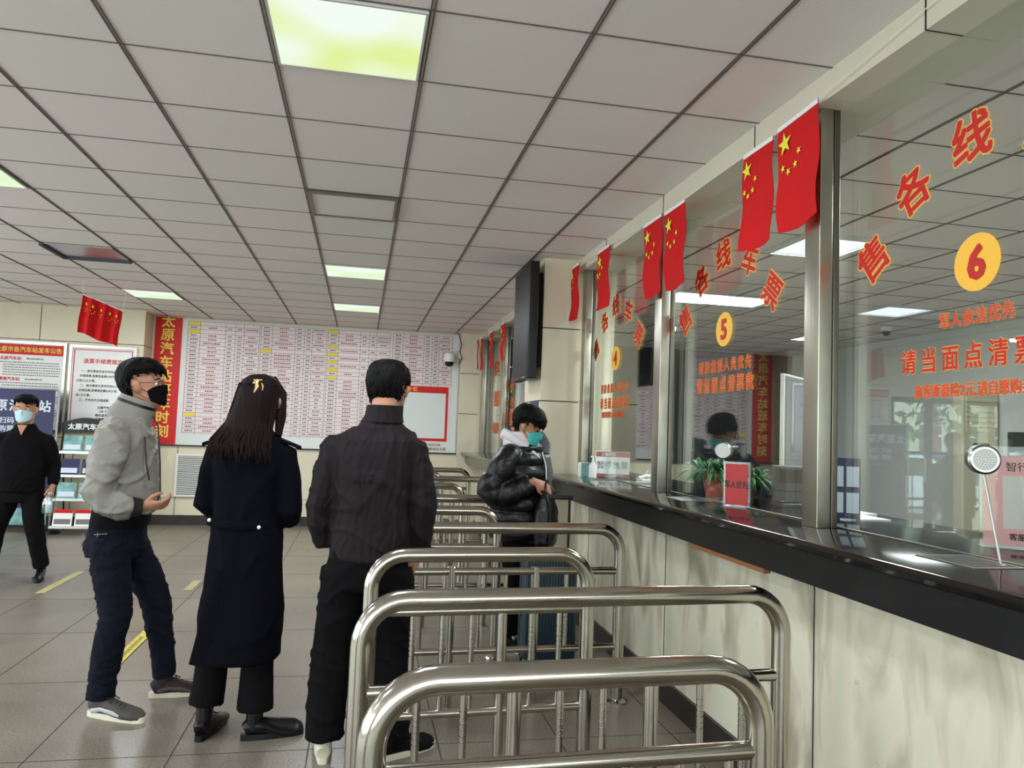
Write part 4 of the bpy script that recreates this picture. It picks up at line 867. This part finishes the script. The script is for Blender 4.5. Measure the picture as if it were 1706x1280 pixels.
def glasses(t, M, m='black'):
    mb = MB()
    for s in (-1, 1):
        pts = [M@Vector((s*(.034+.024*math.cos(a)), .098-.004*abs(math.cos(a)), .117+.017*math.sin(a))) for a in [2*PI*k/16 for k in range(17)]]; mb.tube(pts, .0013, m, 6); mb.tube([M@Vector((s*.058, .094, .122)), M@Vector((s*.079, .05, .122)), M@Vector((s*.084, -.01, .125))], .0014, m, 6)
    mb.tube([M@Vector((-.01, .1, .12)), M@Vector((.01, .1, .12))], .0013, m, 6); mb.build('glasses', t)
def shoe(t, x, y, a, up, sole, L=.275, laces=None, accent=None, high=.105, lift=0.0):
    M = Matrix.Translation((x, y, lift))@Matrix.Rotation(a, 4, 'Z')@Matrix.Translation((0, .03, 0)); k = L/.275; mb = MB()
    mb.loft([M@Vector((0, yy*k, z)) for yy, z in ((-.074, .045), (-.066, .050), (-.03, .056), (.02, .052), (.06, .043), (.11, .035), (.155, .031), (.185, .026), (.195, .022))], [(.024, .028), (.032, .038), (.036, .044), (.037, .040), (.041, .031), (.045, .024), (.041, .020), (.026, .014), (.010, .006)], up, 18, ref=(1, 0, 0), pw=2.4)
    mb.loft([M@Vector((0, -.032, .05)), M@Vector((0, -.030, .08)), M@Vector((0, -.028, high))], [(.036, .044), (.036, .043), (.037, .045)], up, 16, ref=(1, 0, 0)); o = mb.build('shoe', t)
    out = []
    for i in range(28):
        th = 2*PI*i/28; yy = .055+.146*math.sin(th); w_ = .034+.011*max(0, math.sin(th-.25))-.004*(1 if math.sin(th) < -.3 else 0); out.append((w_*math.copysign(abs(math.cos(th))**(.5 if math.sin(th) < 0 else .8), math.cos(th)), yy*k))
    s_ = MB(); s_.prism(out, 0, .026, 'XY', sole, M, True); s_.build('sole', o)
    if laces:
        l = MB()
        for j in range(5): yy = .03+j*.02; l.tube([M@Vector((-.022, yy*k, .076-j*.007)), M@Vector((0, (yy+.008)*k, .086-j*.0075)), M@Vector((.022, yy*k, .076-j*.007))], .0032, laces, 6)
        for s in (-1, 1): l.tube([M@Vector((0, .03*k, .09)), M@Vector((s*.02, .02*k, .098)), M@Vector((s*.03, .045*k, .082))], .0028, laces, 6)
        l.build('laces', o)
    if accent:
        l = MB(); l.loft([M@Vector((.036, -.05*k, .035)), M@Vector((.041, 0, .05)), M@Vector((.044, .07*k, .04)), M@Vector((.044, .10*k, .03))], [(.004, .012), (.004, .01), (.004, .012), (.003, .006)], accent, 8, ref=(1, 0, 0)); l.build('side_stripe', o)
    return o
def sleeve(mb, pts, rad, m='white'): mb.loft([Vector(p) for p in pts], [(r, r) if not isinstance(r, tuple) else r for r in rad], m, 16)

# --- man in the grey jacket: profile, facing the windows
t = thing('person', 'person in light grey jacket, jeans and black mask, standing in profile with one hand forward', 'person', (-1.115, 4.10, 0), -PI/2)
HM = Matrix.Translation((.0, .035, 1.472))@Matrix.Rotation(.06, 4, 'X')@Matrix.Rotation(-.06, 4, 'Z')
b = MB(); add_head(b, HM); b.stack([(.86, 0, -.04, .11, .08), (1.0, 0, -.04, .11, .08), (1.2, 0, -.03, .12, .085), (1.34, 0, -.03, .11, .065), (1.42, 0, -.02, .07, .06), (1.47, 0, .0, .055, .058), (1.53, 0, .01, .055, .06)], 'skin', 20)
RS, RE, RW = (.19, -.03, 1.335), (.225, -.07, 1.045), (.175, .11, .995); LS, LE, LW = (-.19, -.03, 1.335), (-.22, -.07, 1.05), (-.06, .08, 1.02)
add_arm_skin(b, RS, RE, RW, dict(d=(-.12, 1, .12), back=(.5, .1, -.75), side=-1, curl=.75, thumb=1.1)); add_arm_skin(b, LS, LE, LW, dict(d=(1, .1, .05), back=(0, 1, .3), side=-1, curl=.6))
add_leg_skin(b, (.09, -.04, .86), (.11, .03, .47), (.115, -.03, .09)); add_leg_skin(b, (-.09, -.03, .86), (-.12, .12, .47), (-.135, .19, .09))
remeshed(b, 'body', 'skin', t, .0062, 2)
face_parts(t, HM); glasses(t, HM)
hair_cap(t, HM, tmin=lambda th: .70+.10*math.cos(th) if math.cos(th) > .1 else (.70 if math.cos(th) > -.22 else .70-.48*min(1, (-.22-math.cos(th))/.35)), thick=.026, seed=4, tufts=200)
face_mask(t, HM, 'mask_black', 'black', bulge=.014)
j = MB(); j.stack([(.955, 0, -.015, .155, .125), (.975, 0, -.015, .175, .145), (1.03, 0, -.015, .18, .15), (1.12, 0, -.02, .175, .14), (1.24, 0, -.03, .18, .135), (1.33, 0, -.035, .18, .125), (1.38, 0, -.035, .15, .105), (1.43, 0, -.03, .095, .092), (1.46, 0, -.02, .078, .085)], 'white', 32, 2.3)
sleeve(j, [(.10, -.03, 1.345), (.175, -.035, 1.325), (.215, -.05, 1.2), (.23, -.075, 1.07), (.225, -.045, 1.02), (.205, .02, 1.0), (.185, .06, .995)], [.065, .076, .074, .066, .066, .062, .052])
sleeve(j, [(-.10, -.03, 1.345), (-.175, -.03, 1.325), (-.21, -.05, 1.2), (-.225, -.07, 1.06), (-.18, -.0, 1.01), (-.10, .07, 1.01)], [.065, .074, .070, .062, .06, .050])
jk = remeshed(j, 'jacket', 'jacket_grey', t, .0075, 2, [(.16, .020)], [(.013, (4, 4, 11), .7), (.006, (9, 9, 17), -.6)])
c = MB(); TL = Matrix.Translation((0, -.01, 1.46))@Matrix.Rotation(-.30, 4, 'X')@Matrix.Translation((0, .0, -1.46)); c.stack([(1.40, 0, -.0, .105, .11), (1.44, 0, .0, .094, .102), (1.48, 0, .008, .086, .094), (1.525, 0, .012, .082, .090), (1.525, 0, .012, .076, .084), (1.45, 0, .005, .078, .086)], 'jacket_grey', 28, caps=False, M=TL); c.build('collar', jk)
c = MB(); c.stack([(1.487, 0, .0085, .087, .095), (1.502, 0, .010, .0855, .0935)], 'black', 28, caps=False, M=TL); c.build('collar_stripe', jk)
c = MB(); c.tube([(.005, .075, 1.45), (.008, .115, 1.38), (.008, .135, 1.2), (.008, .145, 1.05), (.008, .125, .97)], .004, 'black', 6); c.tube([(.125, .085, 1.33), (.14, .105, 1.2), (.13, .12, 1.12)], .004, 'black', 6); c.build('zipper', jk)
c = MB(); c.loft([(.198, .04, .996), (.182, .085, .994), (.175, .11, .993)], [(.050, .047), (.047, .045), (.038, .038)], 'cuff_dark', 16); c.build('cuff', t); c = MB(); c.loft([(-.11, .065, 1.01), (-.07, .08, 1.015)], [(.046, .046), (.038, .038)], 'cuff_dark', 16); c.build('cuff', t)
c = MB(); c.stack([(.885, 0, -.035, .165, .128), (.92, 0, -.03, .168, .130), (.965, 0, -.025, .165, .13), (.985, 0, -.025, .15, .12)], 'sweater', 28, 2.3); c.build('sweater', t)
j = MB(); j.stack([(.74, 0, -.05, .15, .12), (.80, 0, -.05, .165, .135), (.87, 0, -.04, .16, .125), (.915, 0, -.035, .157, .12)], 'white', 28, 2.3)
sleeve(j, [(.085, -.05, .83), (.10, -.035, .70), (.11, -.01, .58), (.115, .01, .475), (.115, -.01, .36), (.115, -.03, .2), (.115, -.035, .085)], [(.09, .11), (.086, .105), (.080, .092), (.074, .084), (.070, .078), (.062, .07), (.060, .066)])
sleeve(j, [(-.085, -.03, .83), (-.10, .03, .70), (-.115, .09, .58), (-.12, .13, .475), (-.125, .15, .36), (-.133, .18, .2), (-.137, .19, .105)], [(.09, .105), (.086, .10), (.078, .088), (.070, .08), (.066, .075), (.058, .064), (.056, .062)])
tr = remeshed(j, 'jeans', 'jeans', t, .008, 1, [(.09, .008)], [(.007, (5, 5, 14), .4), (.004, (9, 9, 22), -.5)])
c = MB(); c.tube([(.16, -.10, .86), (.167, -.04, .865)], .0018, 'stitch', 5); c.tube([(.135, -.155, .86), (.15, -.15, .76), (.165, -.11, .74), (.168, -.085, .77), (.158, -.085, .87)], .0018, 'stitch', 5); c.build('pocket_stitching', tr)
shoe(t, .118, -.03, -.42, 'shoe_grey', 'sole_white', .29, 'shoe_maroon', 'shoe_silver'); shoe(t, -.136, .185, .12, 'shoe_maroon', 'sole_white', .29, 'shoe_maroon', 'shoe_grey')

# --- woman in the long navy coat, seen from behind
t = thing('person', 'person in long navy coat with long hair and gold hair clip, seen from behind', 'person', (-.49, 3.69, 0), -.22)
HM = Matrix.Translation((.025, .02, 1.405))@Matrix.Rotation(.05, 4, 'X')@Matrix.Rotation(-.05, 4, 'Z')
b = MB(); add_head(b, HM); b.stack([(.80, 0, -.0, .11, .08), (.95, 0, 0, .10, .08), (1.15, 0, 0, .11, .08), (1.28, 0, 0, .11, .065), (1.35, 0, 0, .055, .055), (1.40, .02, .0, .05, .052), (1.47, .025, .01, .05, .055)], 'skin', 20)
RS, RE, RW = (.155, .0, 1.265), (.198, -.01, 1.01), (.02, .185, 1.025); LS, LE, LW = (-.155, .0, 1.265), (-.203, -.0, 1.03), (.0, .195, 1.055)
add_arm_skin(b, RS, RE, RW, dict(d=(-1, .1, .1), back=(0, 1, .2), side=1, curl=.5)); add_arm_skin(b, LS, LE, LW, dict(d=(1, .1, .1), back=(0, 1, .2), side=-1, curl=.5))
add_leg_skin(b, (.09, 0, .82), (.085, .0, .45), (.09, -.03, .09)); add_leg_skin(b, (-.09, 0, .82), (-.10, .0, .45), (-.13, -.045, .09))
remeshed(b, 'body', 'skin', t, .0062, 2); face_parts(t, HM)
j = MB(); j.stack([(.345, -.01, -.01, .18, .15), (.36, -.01, -.01, .19, .16), (.5, 0, -.005, .183, .155), (.7, 0, 0, .175, .145), (.88, 0, 0, .16, .132), (.98, 0, 0, .15, .122), (1.1, 0, 0, .155, .122), (1.22, 0, 0, .17, .12), (1.29, 0, 0, .17, .105), (1.345, 0, 0, .14, .085), (1.38, .01, 0, .085, .075), (1.40, .015, 0, .075, .07)], 'white', 36, 2.4)
sleeve(j, [(.10, 0, 1.295), (.16, 0, 1.265), (.185, -.005, 1.15), (.20, -.01, 1.02), (.18, .05, .985), (.12, .14, 1.0), (.05, .18, 1.02)], [.05, .060, .056, .053, .056, .053, .047])
sleeve(j, [(-.10, 0, 1.295), (-.16, 0, 1.265), (-.19, .0, 1.15), (-.205, .0, 1.04), (-.18, .06, 1.0), (-.12, .15, 1.03), (-.04, .19, 1.05)], [.05, .060, .056, .053, .056, .053, .047])
ck = remeshed(j, 'coat', 'coat_navy', t, .0095, 2, [(.2, .020)], [(.008, (8, 8, 2.2), .1)])
c = MB()
for s in (-1, 1): c = MB(); c.add([Vector((s*x, y, z)) for x, y, z in ((.10, -.03, 1.362), (.10, .03, 1.362), (.222, .025, 1.318), (.232, 0, 1.312), (.222, -.03, 1.318), (.10, -.03, 1.35), (.10, .03, 1.35), (.222, .025, 1.306), (.232, 0, 1.30), (.222, -.03, 1.306))], [(0, 1, 2, 3, 4), (9, 8, 7, 6, 5), (0, 5, 6, 1), (1, 6, 7, 2), (2, 7, 8, 3), (3, 8, 9, 4), (4, 9, 5, 0)], 'coat_navy'); c.build('epaulette', ck)
c = MB(); c.loft([(-.16, -.06, .965), (-.08, -.128, .962), (.04, -.134, .958), (.12, -.085, .96)], [(.006, .02)]*4, 'coat_navy', 8, ref=(0, 1, 0)); c.ball((-.135, -.105, .975), .009, m='plastic_white', n=10); c.ball((.10, -.13, .955), .009, m='plastic_white', n=10); c.build('back_belt', ck, label='half belt with two pale buttons')
c = MB(); c.loft([(-.06, -.138, .76), (-.085, -.152, .58), (-.115, -.160, .35)], [(.004, .02), (.005, .035), (.006, .05)], 'coat_navy', 8, ref=(0, 1, 0)); c.build('back_vent', ck)
j = MB(); j.stack([(.70, 0, 0, .14, .11), (.86, 0, 0, .15, .11)], 'white', 24)
sleeve(j, [(.085, 0, .80), (.085, .01, .5), (.088, -.01, .3), (.092, -.02, .125)], [.085, .072, .072, .080]); sleeve(j, [(-.09, 0, .80), (-.105, 0, .5), (-.12, -.02, .3), (-.13, -.03, .145)], [.085, .072, .072, .078])
remeshed(j, 'trousers', 'trouser_black', t, .0095, 3, [(.1, .01)])
shoe(t, .092, -.025, -1.15, 'leather', 'black', .26, high=.17); shoe(t, -.13, -.04, -.05, 'leather', 'black', .26, 'black', high=.2, lift=.0)
# long hair
h = MB(); h.stack([(1.645, .025, .005, .018, .02), (1.638, .025, .0, .05, .055), (1.615, .025, -.005, .078, .088), (1.58, .025, -.01, .092, .108), (1.53, .022, -.014, .096, .114), (1.47, .014, -.035, .10, .095), (1.41, .0, -.052, .11, .078), (1.36, -.012, -.07, .12, .07), (1.32, -.03, -.085, .115, .06), (1.285, -.045, -.095, .09, .045), (1.26, -.05, -.10, .05, .03)], 'hair_brown', 30)
r_ = random.Random(9)
for k in range(170):
    a = PI+r_.uniform(.1, PI-.1); c0 = Vector((.025+.09*math.cos(a), -.01+.105*math.sin(a), r_.uniform(1.5, 1.6))); x1 = c0.x*1.1-.02+r_.uniform(-.01, .01); x2 = c0.x*1.35-.045+r_.uniform(-.02, .02)
    h.loft([c0, (x1, -.06-.055*abs(math.sin(a)), 1.42), (x2, -.115-.04*abs(math.sin(a)), r_.uniform(1.3, 1.34)), (x2+r_.uniform(-.015, .015), -.13-.02*abs(math.sin(a)), r_.uniform(1.23, 1.29))], [(.005, .005), (.006, .005), (.005, .004), (.001, .001)], 'hair_brown', 5)
for s in (-1, 1): h.loft([(.025+s*.03, .07, 1.63), (.025+s*.085, .06, 1.56), (.025+s*.092, .03, 1.45), (.02+s*.1, .0, 1.36)], [(.02, .01), (.02, .018), (.022, .03), (.012, .02)], 'hair_brown', 10)
h.build('hair', t)
c = MB(); A = Matrix.Translation((.045, -.105, 1.585))@Matrix.Rotation(-.35, 4, 'X')
c.loft([A@Vector(p) for p in ((0, 0, .03), (-.008, -.006, .012), (.004, -.008, -.01), (-.006, -.004, -.035))], [(.010, .005), (.013, .005), (.009, .004), (.003, .002)], 'gold', 8, ref=(1, 0, 0)); c.loft([A@Vector(p) for p in ((.02, 0, .012), (.03, -.004, -.006), (.028, 0, -.022))], [(.004, .004), (.007, .004), (.003, .003)], 'gold', 8); c.loft([A@Vector(p) for p in ((-.02, 0, .03), (0, -.004, .024), (.02, 0, .03))], [(.003, .003), (.005, .004), (.003, .003)], 'gold', 8); c.build('hair_clip', t, label='gold hair clip')

# --- man in the dark plum quilted jacket, seen from behind
t = thing('person', 'person with short hair in dark plum quilted jacket, seen from behind beside the barriers', 'person', (.06, 3.40, 0), -.10)
HM = Matrix.Translation((.045, .035, 1.475))@Matrix.Rotation(.04, 4, 'Y')@Matrix.Rotation(-.28, 4, 'Z')
b = MB(); add_head(b, HM); b.stack([(.82, .01, 0, .14, .10), (1.0, .01, 0, .14, .10), (1.2, .01, 0, .14, .10), (1.34, .02, 0, .12, .08), (1.43, .03, 0, .06, .06), (1.48, .04, .0, .062, .064), (1.55, .045, .01, .060, .066)], 'skin', 20)
RS, RE, RW = (.18, 0, 1.325), (.225, -.015, 1.08), (.215, .03, .87); LS, LE, LW = (-.165, 0, 1.325), (-.21, -.02, 1.08), (-.17, .08, .92)
add_arm_skin(b, RS, RE, RW, dict(d=(-.22, .25, -1), back=(1, -.2, 0), side=1, curl=.45)); add_arm_skin(b, LS, LE, LW, dict(d=(.3, .3, -1), back=(-1, -.2, 0), side=-1, curl=.45))
add_leg_skin(b, (.09, 0, .84), (.12, .03, .46), (.13, -.02, .09)); add_leg_skin(b, (-.09, 0, .84), (-.13, .02, .46), (-.15, -.02, .09))
remeshed(b, 'body', 'skin', t, .0062, 2); face_parts(t, HM)
hair_cap(t, HM, tmin=lambda th: .72 if math.cos(th) > .2 else (.70 if math.cos(th) > -.25 else .70-.46*min(1, (-.25-math.cos(th))/.3)), thick=.02, seed=11, tufts=260)
face_mask(t, HM, 'mask_blue', 'white')
j = MB(); j.stack([(.835, .01, 0, .16, .125), (.85, .01, 0, .172, .138), (.95, .01, 0, .172, .14), (1.05, .01, 0, .17, .138), (1.2, .01, 0, .178, .138), (1.30, .015, 0, .185, .128), (1.36, .02, 0, .18, .115), (1.395, .025, .005, .15, .10), (1.42, .03, .01, .11, .09), (1.45, .035, .01, .082, .084)], 'white', 36, 2.4)
sleeve(j, [(.10, 0, 1.35), (.175, 0, 1.32), (.205, -.01, 1.21), (.225, -.015, 1.08), (.222, .01, .97), (.215, .03, .885)], [.055, .068, .066, .062, .057, .050])
sleeve(j, [(-.09, 0, 1.35), (-.16, 0, 1.32), (-.19, -.01, 1.21), (-.212, -.02, 1.08), (-.208, .01, .98), (-.19, .05, .90)], [.055, .068, .066, .062, .057, .050])
jk = remeshed(j, 'jacket', 'plum_quilt', t, .0085, 2, [(.2, .018)], [(.006, (11, 11, 3), .25), (.007, (4, 4, 12), .5)])
c = MB(); c.stack([(1.44, .032, .01, .095, .092), (1.47, .038, .012, .084, .088), (1.515, .042, .012, .080, .085), (1.515, .042, .012, .074, .079), (1.46, .036, .01, .078, .08)], 'plum_quilt', 28, caps=False); c.build('collar', jk)
j = MB(); j.stack([(.72, 0, 0, .16, .125), (.80, 0, 0, .172, .135), (.90, 0, 0, .165, .12)], 'white', 28, 2.3)
sleeve(j, [(.09, 0, .80), (.105, .01, .65), (.12, .02, .5), (.125, .02, .42), (.13, .0, .25), (.13, -.01, .085)], [.108, .104, .092, .088, .082, .080]); sleeve(j, [(-.09, 0, .80), (-.105, .01, .65), (-.13, .02, .5), (-.137, .015, .42), (-.145, .0, .25), (-.15, -.01, .085)], [.108, .104, .092, .090, .086, .084])
remeshed(j, 'trousers', 'trouser_black', t, .0095, 2, [(.1, .008)], [(.008, (6, 6, 10), .4)])
shoe(t, .132, -.015, -.95, 'black_matte', 'sole_white', .28, 'black'); shoe(t, -.15, -.015, .15, 'sole_white', 'sole_white', .28, 'white')

# --- customer in the black puffer jacket, looking down
t = thing('person', 'person in shiny black puffer jacket, white hood and teal mask, looking down by the counter', 'person', (1.07, 5.02, 0), -2.2)
HM = Matrix.Translation((.05, .02, 1.36))@Matrix.Rotation(-.42, 4, 'X')@Matrix.Rotation(.12, 4, 'Z')
b = MB(); add_head(b, HM); b.stack([(.80, 0, 0, .11, .09), (1.0, 0, .0, .12, .09), (1.15, 0, .0, .12, .09), (1.27, 0, .01, .11, .07), (1.34, .03, .0, .06, .06), (1.39, .045, .01, .056, .058), (1.45, .05, .01, .055, .06)], 'skin', 20)
RS, RE, RW = (.20, .0, 1.25), (.27, -.10, 1.02), (.13, .17, 1.10); LS, LE, LW = (-.19, .02, 1.25), (-.25, .0, 1.0), (-.09, .16, .99)
add_arm_skin(b, RS, RE, RW, dict(d=(-.55, .6, -.35), back=(.6, .35, .6), side=1, curl=.45)); add_arm_skin(b, LS, LE, LW, dict(d=(.6, .3, -.2), back=(-.3, .8, .2), side=-1, curl=.8))
add_leg_skin(b, (.09, 0, .80), (.10, .03, .44), (.11, .0, .09)); add_leg_skin(b, (-.09, 0, .80), (-.10, .02, .44), (-.12, -.02, .09))
remeshed(b, 'body', 'skin', t, .0062, 2); face_parts(t, HM, closed=True)
hair_cap(t, HM, tmin=lambda th: .66+.04*math.cos(th) if math.cos(th) > .1 else (.66 if math.cos(th) > -.2 else .66-.40*min(1, (-.2-math.cos(th))/.4)), thick=.026, seed=21, tufts=240)
face_mask(t, HM, 'mask_teal', 'white', bulge=.018)
def puff(zs):  # quilted bulges
    out = []
    for a, c_ in zip(zs, zs[1:]):
        for f in (0, .18, .5, .82):
            q = [a[i]+(c_[i]-a[i])*f for i in range(5)]; k = (-.012, .006, .016, .006)[(0, .18, .5, .82).index(f)]; q[3] += k; q[4] += k; out.append(tuple(q))
    out.append(zs[-1]); return out
j = MB(); j.stack(puff([(.70, 0, .0, .19, .17), (.80, 0, .0, .205, .185), (.90, 0, .0, .21, .19), (1.0, 0, .0, .20, .18), (1.10, 0, .0, .195, .17), (1.20, 0, .005, .195, .155), (1.29, 0, .01, .17, .13), (1.35, 0, .025, .10, .10)]), 'white', 36, 2.3)
def psleeve(P_, R_): 
    pts, rad = [], []
    for (p, r), (q, s) in zip(zip(P_, R_), zip(P_[1:], R_[1:])):
        p, q = Vector(p), Vector(q)
        for f, k in ((0, -.008), (.2, .003), (.5, .008), (.8, .003)): pts.append(p.lerp(q, f)); rad.append(r+(s-r)*f+k)
    pts.append(Vector(P_[-1])); rad.append(R_[-1]); sleeve(j, pts, rad)
psleeve([(.12, .0, 1.29), (.205, -.005, 1.235), (.255, -.06, 1.12), (.275, -.11, 1.03), (.24, -.03, 1.0), (.19, .08, 1.04), (.15, .145, 1.085)], [.07, .082, .080, .078, .074, .068, .055])
psleeve([(-.12, .0, 1.29), (-.20, .01, 1.235), (-.24, .0, 1.12), (-.255, -.01, 1.01), (-.2, .08, .99), (-.10, .17, 1.01)], [.07, .082, .078, .074, .07, .055])
jk = remeshed(j, 'puffer_jacket', 'puffer', t, .009, 2, [(.07, .008)])
c = MB(); c.loft([(-.05, .14, 1.28), (-.10, .12, 1.34), (-.135, .07, 1.40), (-.125, .0, 1.40)], [(.012, .05), (.014, .055), (.014, .05), (.01, .03)], 'puffer_grey', 12, ref=(0, 0, 1)); c.build('open_collar', jk, label='grey lining of the open collar')
c = MB(); c.loft([(-.06, .17, 1.25), (-.075, .185, 1.15), (-.07, .18, 1.05)], [(.05, .012), (.06, .014), (.05, .012)], 'puffer_grey', 12, ref=(1, 0, 0)); c.build('front_lining', jk)
c = MB(); c.stack([(1.26, .02, .02, .125, .12), (1.31, .03, .01, .112, .115), (1.36, .035, -.0, .105, .108), (1.40, .04, -.01, .098, .10), (1.42, .042, -.012, .09, .092), (1.41, .042, -.01, .08, .08), (1.33, .03, .0, .08, .08)], 'hoodie', 28, caps=False); c.loft([(.06, -.10, 1.39), (.12, -.07, 1.41), (.14, -.0, 1.38), (.11, .08, 1.32), (.04, .15, 1.25)], [(.03, .03), (.032, .026), (.03, .024), (.026, .02), (.014, .012)], 'hoodie', 12); c.loft([(.01, -.09, 1.39), (-.04, -.06, 1.40), (-.05, .02, 1.37), (-.03, .10, 1.30), (.0, .15, 1.25)], [(.03, .03), (.03, .026), (.026, .024), (.02, .02), (.012, .012)], 'hoodie', 12)
hd = c.build('hood', t, label='white hoodie hood round the neck'); c = MB(); c.tube([(.02, .165, 1.29), (.02, .195, 1.2), (.025, .205, 1.08)], .004, 'white', 6); c.build('drawstring', hd)
j = MB(); j.stack([(.68, 0, 0, .15, .12), (.84, 0, 0, .16, .12)], 'white', 24)
sleeve(j, [(.09, 0, .76), (.10, .03, .44), (.11, .0, .09)], [.095, .07, .06]); sleeve(j, [(-.09, 0, .76), (-.10, .02, .44), (-.12, -.02, .09)], [.095, .07, .06]); remeshed(j, 'trousers', 'trouser_black', t, .011, 3, [(.1, .012)])
shoe(t, .11, .0, -.2, 'black_matte', 'sole_white', .27, 'white'); shoe(t, -.12, -.02, .2, 'black_matte', 'sole_white', .27, 'white')
# black soft bag held against the front
bg_ = thing('soft_bag', 'black soft bag with small white emblem held at the waist by the puffer jacket customer', 'bag', (1.215, 4.84, .68), -2.2+.2)
c = MB(); c.stack([(.0, 0, 0, .10, .05), (.02, 0, 0, .125, .07), (.12, 0, 0, .135, .08), (.24, 0, 0, .12, .07), (.32, 0, 0, .09, .045), (.35, 0, 0, .05, .02)], 'white', 28, 2.6); remeshed(c, 'bag_body', 'puffer', bg_, .009, 2, [(.06, .014)])
c = MB(); c.tube([(.06, 0, .33), (.05, 0, .40), (0, 0, .43), (-.05, 0, .40), (-.06, 0, .33)], .007, 'black', 8); c.build('strap', bg_)
c = MB(); text(c, 'S', (.04, .092, .17), .035, 'white', (-1, 0, 0), (0, 0, 1), offset=.0); c.build('emblem', bg_)

# teal suitcase
st = thing('suitcase', 'dark teal ribbed hard shell suitcase with its black handle raised, behind the long barrier', 'suitcase', (1.175, 4.50, 0), -.06)
c = MB(); c.box(-.165, .165, 0, .22, .05, .70, 'suitcase', bev=.035)
for k in range(17):
    x = -.144+k*.018; c.loft([(x, -.001, .085), (x, -.006, .10), (x, -.006, .65), (x, -.001, .67)], [(.0055, .004)]*4, 'suitcase', 8, ref=(1, 0, 0))
c.build('shell', st); c = MB(); c.box(-.167, .167, .105, .118, .052, .702, 'black', bev=.004); c.box(-.172, -.163, .06, .16, .3, .42, 'black', bev=.003); c.build('zip_band', st)
c = MB(); c.tube([(.02, .19, .62), (.02, .19, 1.02)], .008, 'black', 8); c.tube([(.14, .19, .62), (.14, .19, 1.02)], .008, 'black', 8); c.box(.0, .16, .178, .202, 1.0, 1.03, 'black', bev=.008); c.build('telescopic_handle', st)
for x in (-.135, .135):
    for y in (.04, .18): c = MB(); c.lathe([(.006, -.012), (.024, -.012), (.026, 0), (.024, .012), (.006, .012)], (x, y, .026), 'X', 'black', 14); c.box(x-.018, x+.018, y-.012, y+.012, .03, .06, 'alu'); c.build('wheel', st)

# --- walking man on the left
t = thing('person', 'person in black top, glasses and pale blue mask walking in at the left edge', 'person', (-2.86, 7.30, 0), PI+.12)
HM = Matrix.Translation((.0, .03, 1.345))@Matrix.Rotation(-.05, 4, 'X')
b = MB(); add_head(b, HM); b.stack([(.78, 0, 0, .11, .09), (.95, 0, 0, .12, .09), (1.12, 0, 0, .12, .09), (1.22, 0, 0, .11, .07), (1.29, 0, .0, .06, .06), (1.34, 0, .005, .06, .06), (1.41, 0, .01, .058, .06)], 'skin', 20)
LS, LE, LW = (-.165, 0, 1.19), (-.232, -.035, .97), (-.255, .05, .80); RS, RE, RW = (.165, 0, 1.19), (.238, -.05, .97), (.26, -.04, .78)
add_arm_skin(b, LS, LE, LW, dict(d=(.05, .3, -1), back=(-1, 0, 0), side=1, curl=.7)); add_arm_skin(b, RS, RE, RW, dict(d=(0, .1, -1), back=(1, 0, 0), side=-1, curl=.5))
add_leg_skin(b, (-.09, 0, .80), (-.14, .06, .42), (-.20, .0, .09)); add_leg_skin(b, (.09, 0, .80), (.17, -.03, .42), (.25, -.26, .16))
remeshed(b, 'body', 'skin', t, .0066, 2); face_parts(t, HM); glasses(t, HM, 'gold')
hair_cap(t, HM, tmin=lambda th: .80 if math.cos(th) > .2 else (.72 if math.cos(th) > -.25 else .72-.45*min(1, (-.25-math.cos(th))/.4)), thick=.018, seed=31, tufts=150)
face_mask(t, HM, 'mask_blue', 'white')
j = MB(); j.stack([(.74, 0, 0, .165, .13), (.76, 0, 0, .18, .15), (.9, 0, .01, .18, .165), (1.02, 0, .01, .178, .155), (1.12, 0, .005, .178, .14), (1.19, 0, 0, .17, .12), (1.25, 0, 0, .13, .10), (1.30, 0, 0, .09, .08), (1.335, 0, 0, .072, .072)], 'white', 32, 2.3)
sleeve(j, [(-.10, 0, 1.22), (-.165, 0, 1.19), (-.205, -.02, 1.08), (-.235, -.035, .97), (-.248, .02, .86), (-.252, .045, .81)], [.06, .068, .064, .056, .05, .042]); sleeve(j, [(.10, 0, 1.22), (.165, 0, 1.19), (.205, -.03, 1.08), (.24, -.05, .97), (.26, -.04, .79)], [.06, .068, .064, .056, .042])
kt = remeshed(j, 'knit_top', 'sweater', t, .0095, 3, [(.15, .014)], [(.007, (5, 5, 9), .5)])
c = MB(); c.prism([(-.035, 1.325), (.035, 1.325), (.0, 1.235)], .062, .115, 'XZ', 'skin'); c.build('neck_opening', kt)
j = MB(); j.stack([(.66, 0, 0, .155, .12), (.80, 0, 0, .17, .13)], 'white', 24)
sleeve(j, [(-.09, 0, .74), (-.12, .05, .56), (-.145, .06, .42), (-.175, .03, .25), (-.20, .0, .10)], [.10, .085, .074, .066, .062]); sleeve(j, [(.09, 0, .74), (.13, -.01, .56), (.17, -.03, .42), (.21, -.14, .28), (.25, -.26, .15)], [.10, .085, .074, .066, .06]); remeshed(j, 'trousers', 'trouser_black', t, .011, 3, [(.1, .014)])
shoe(t, -.20, .0, .1, 'leather', 'black', .27); shoe(t, .25, -.27, -.1, 'leather', 'black', .27, lift=.05)
wb = thing('plastic_bag', 'clear plastic bag with a water bottle held in the hand of the walking person', 'bag', (-2.6, 7.22, .56)); c = MB()
c.stack([(0, 0, 0, .03, .02), (.02, 0, 0, .055, .035), (.10, 0, 0, .06, .04), (.16, 0, 0, .035, .03), (.20, 0, 0, .012, .012)], 'clear_bag', 18); c.build('film', wb)
c = MB(); c.lathe([(.026, .02), (.028, .03), (.028, .11), (.012, .14), (.012, .15)], m='water', n=14); c.build('bottle', wb)
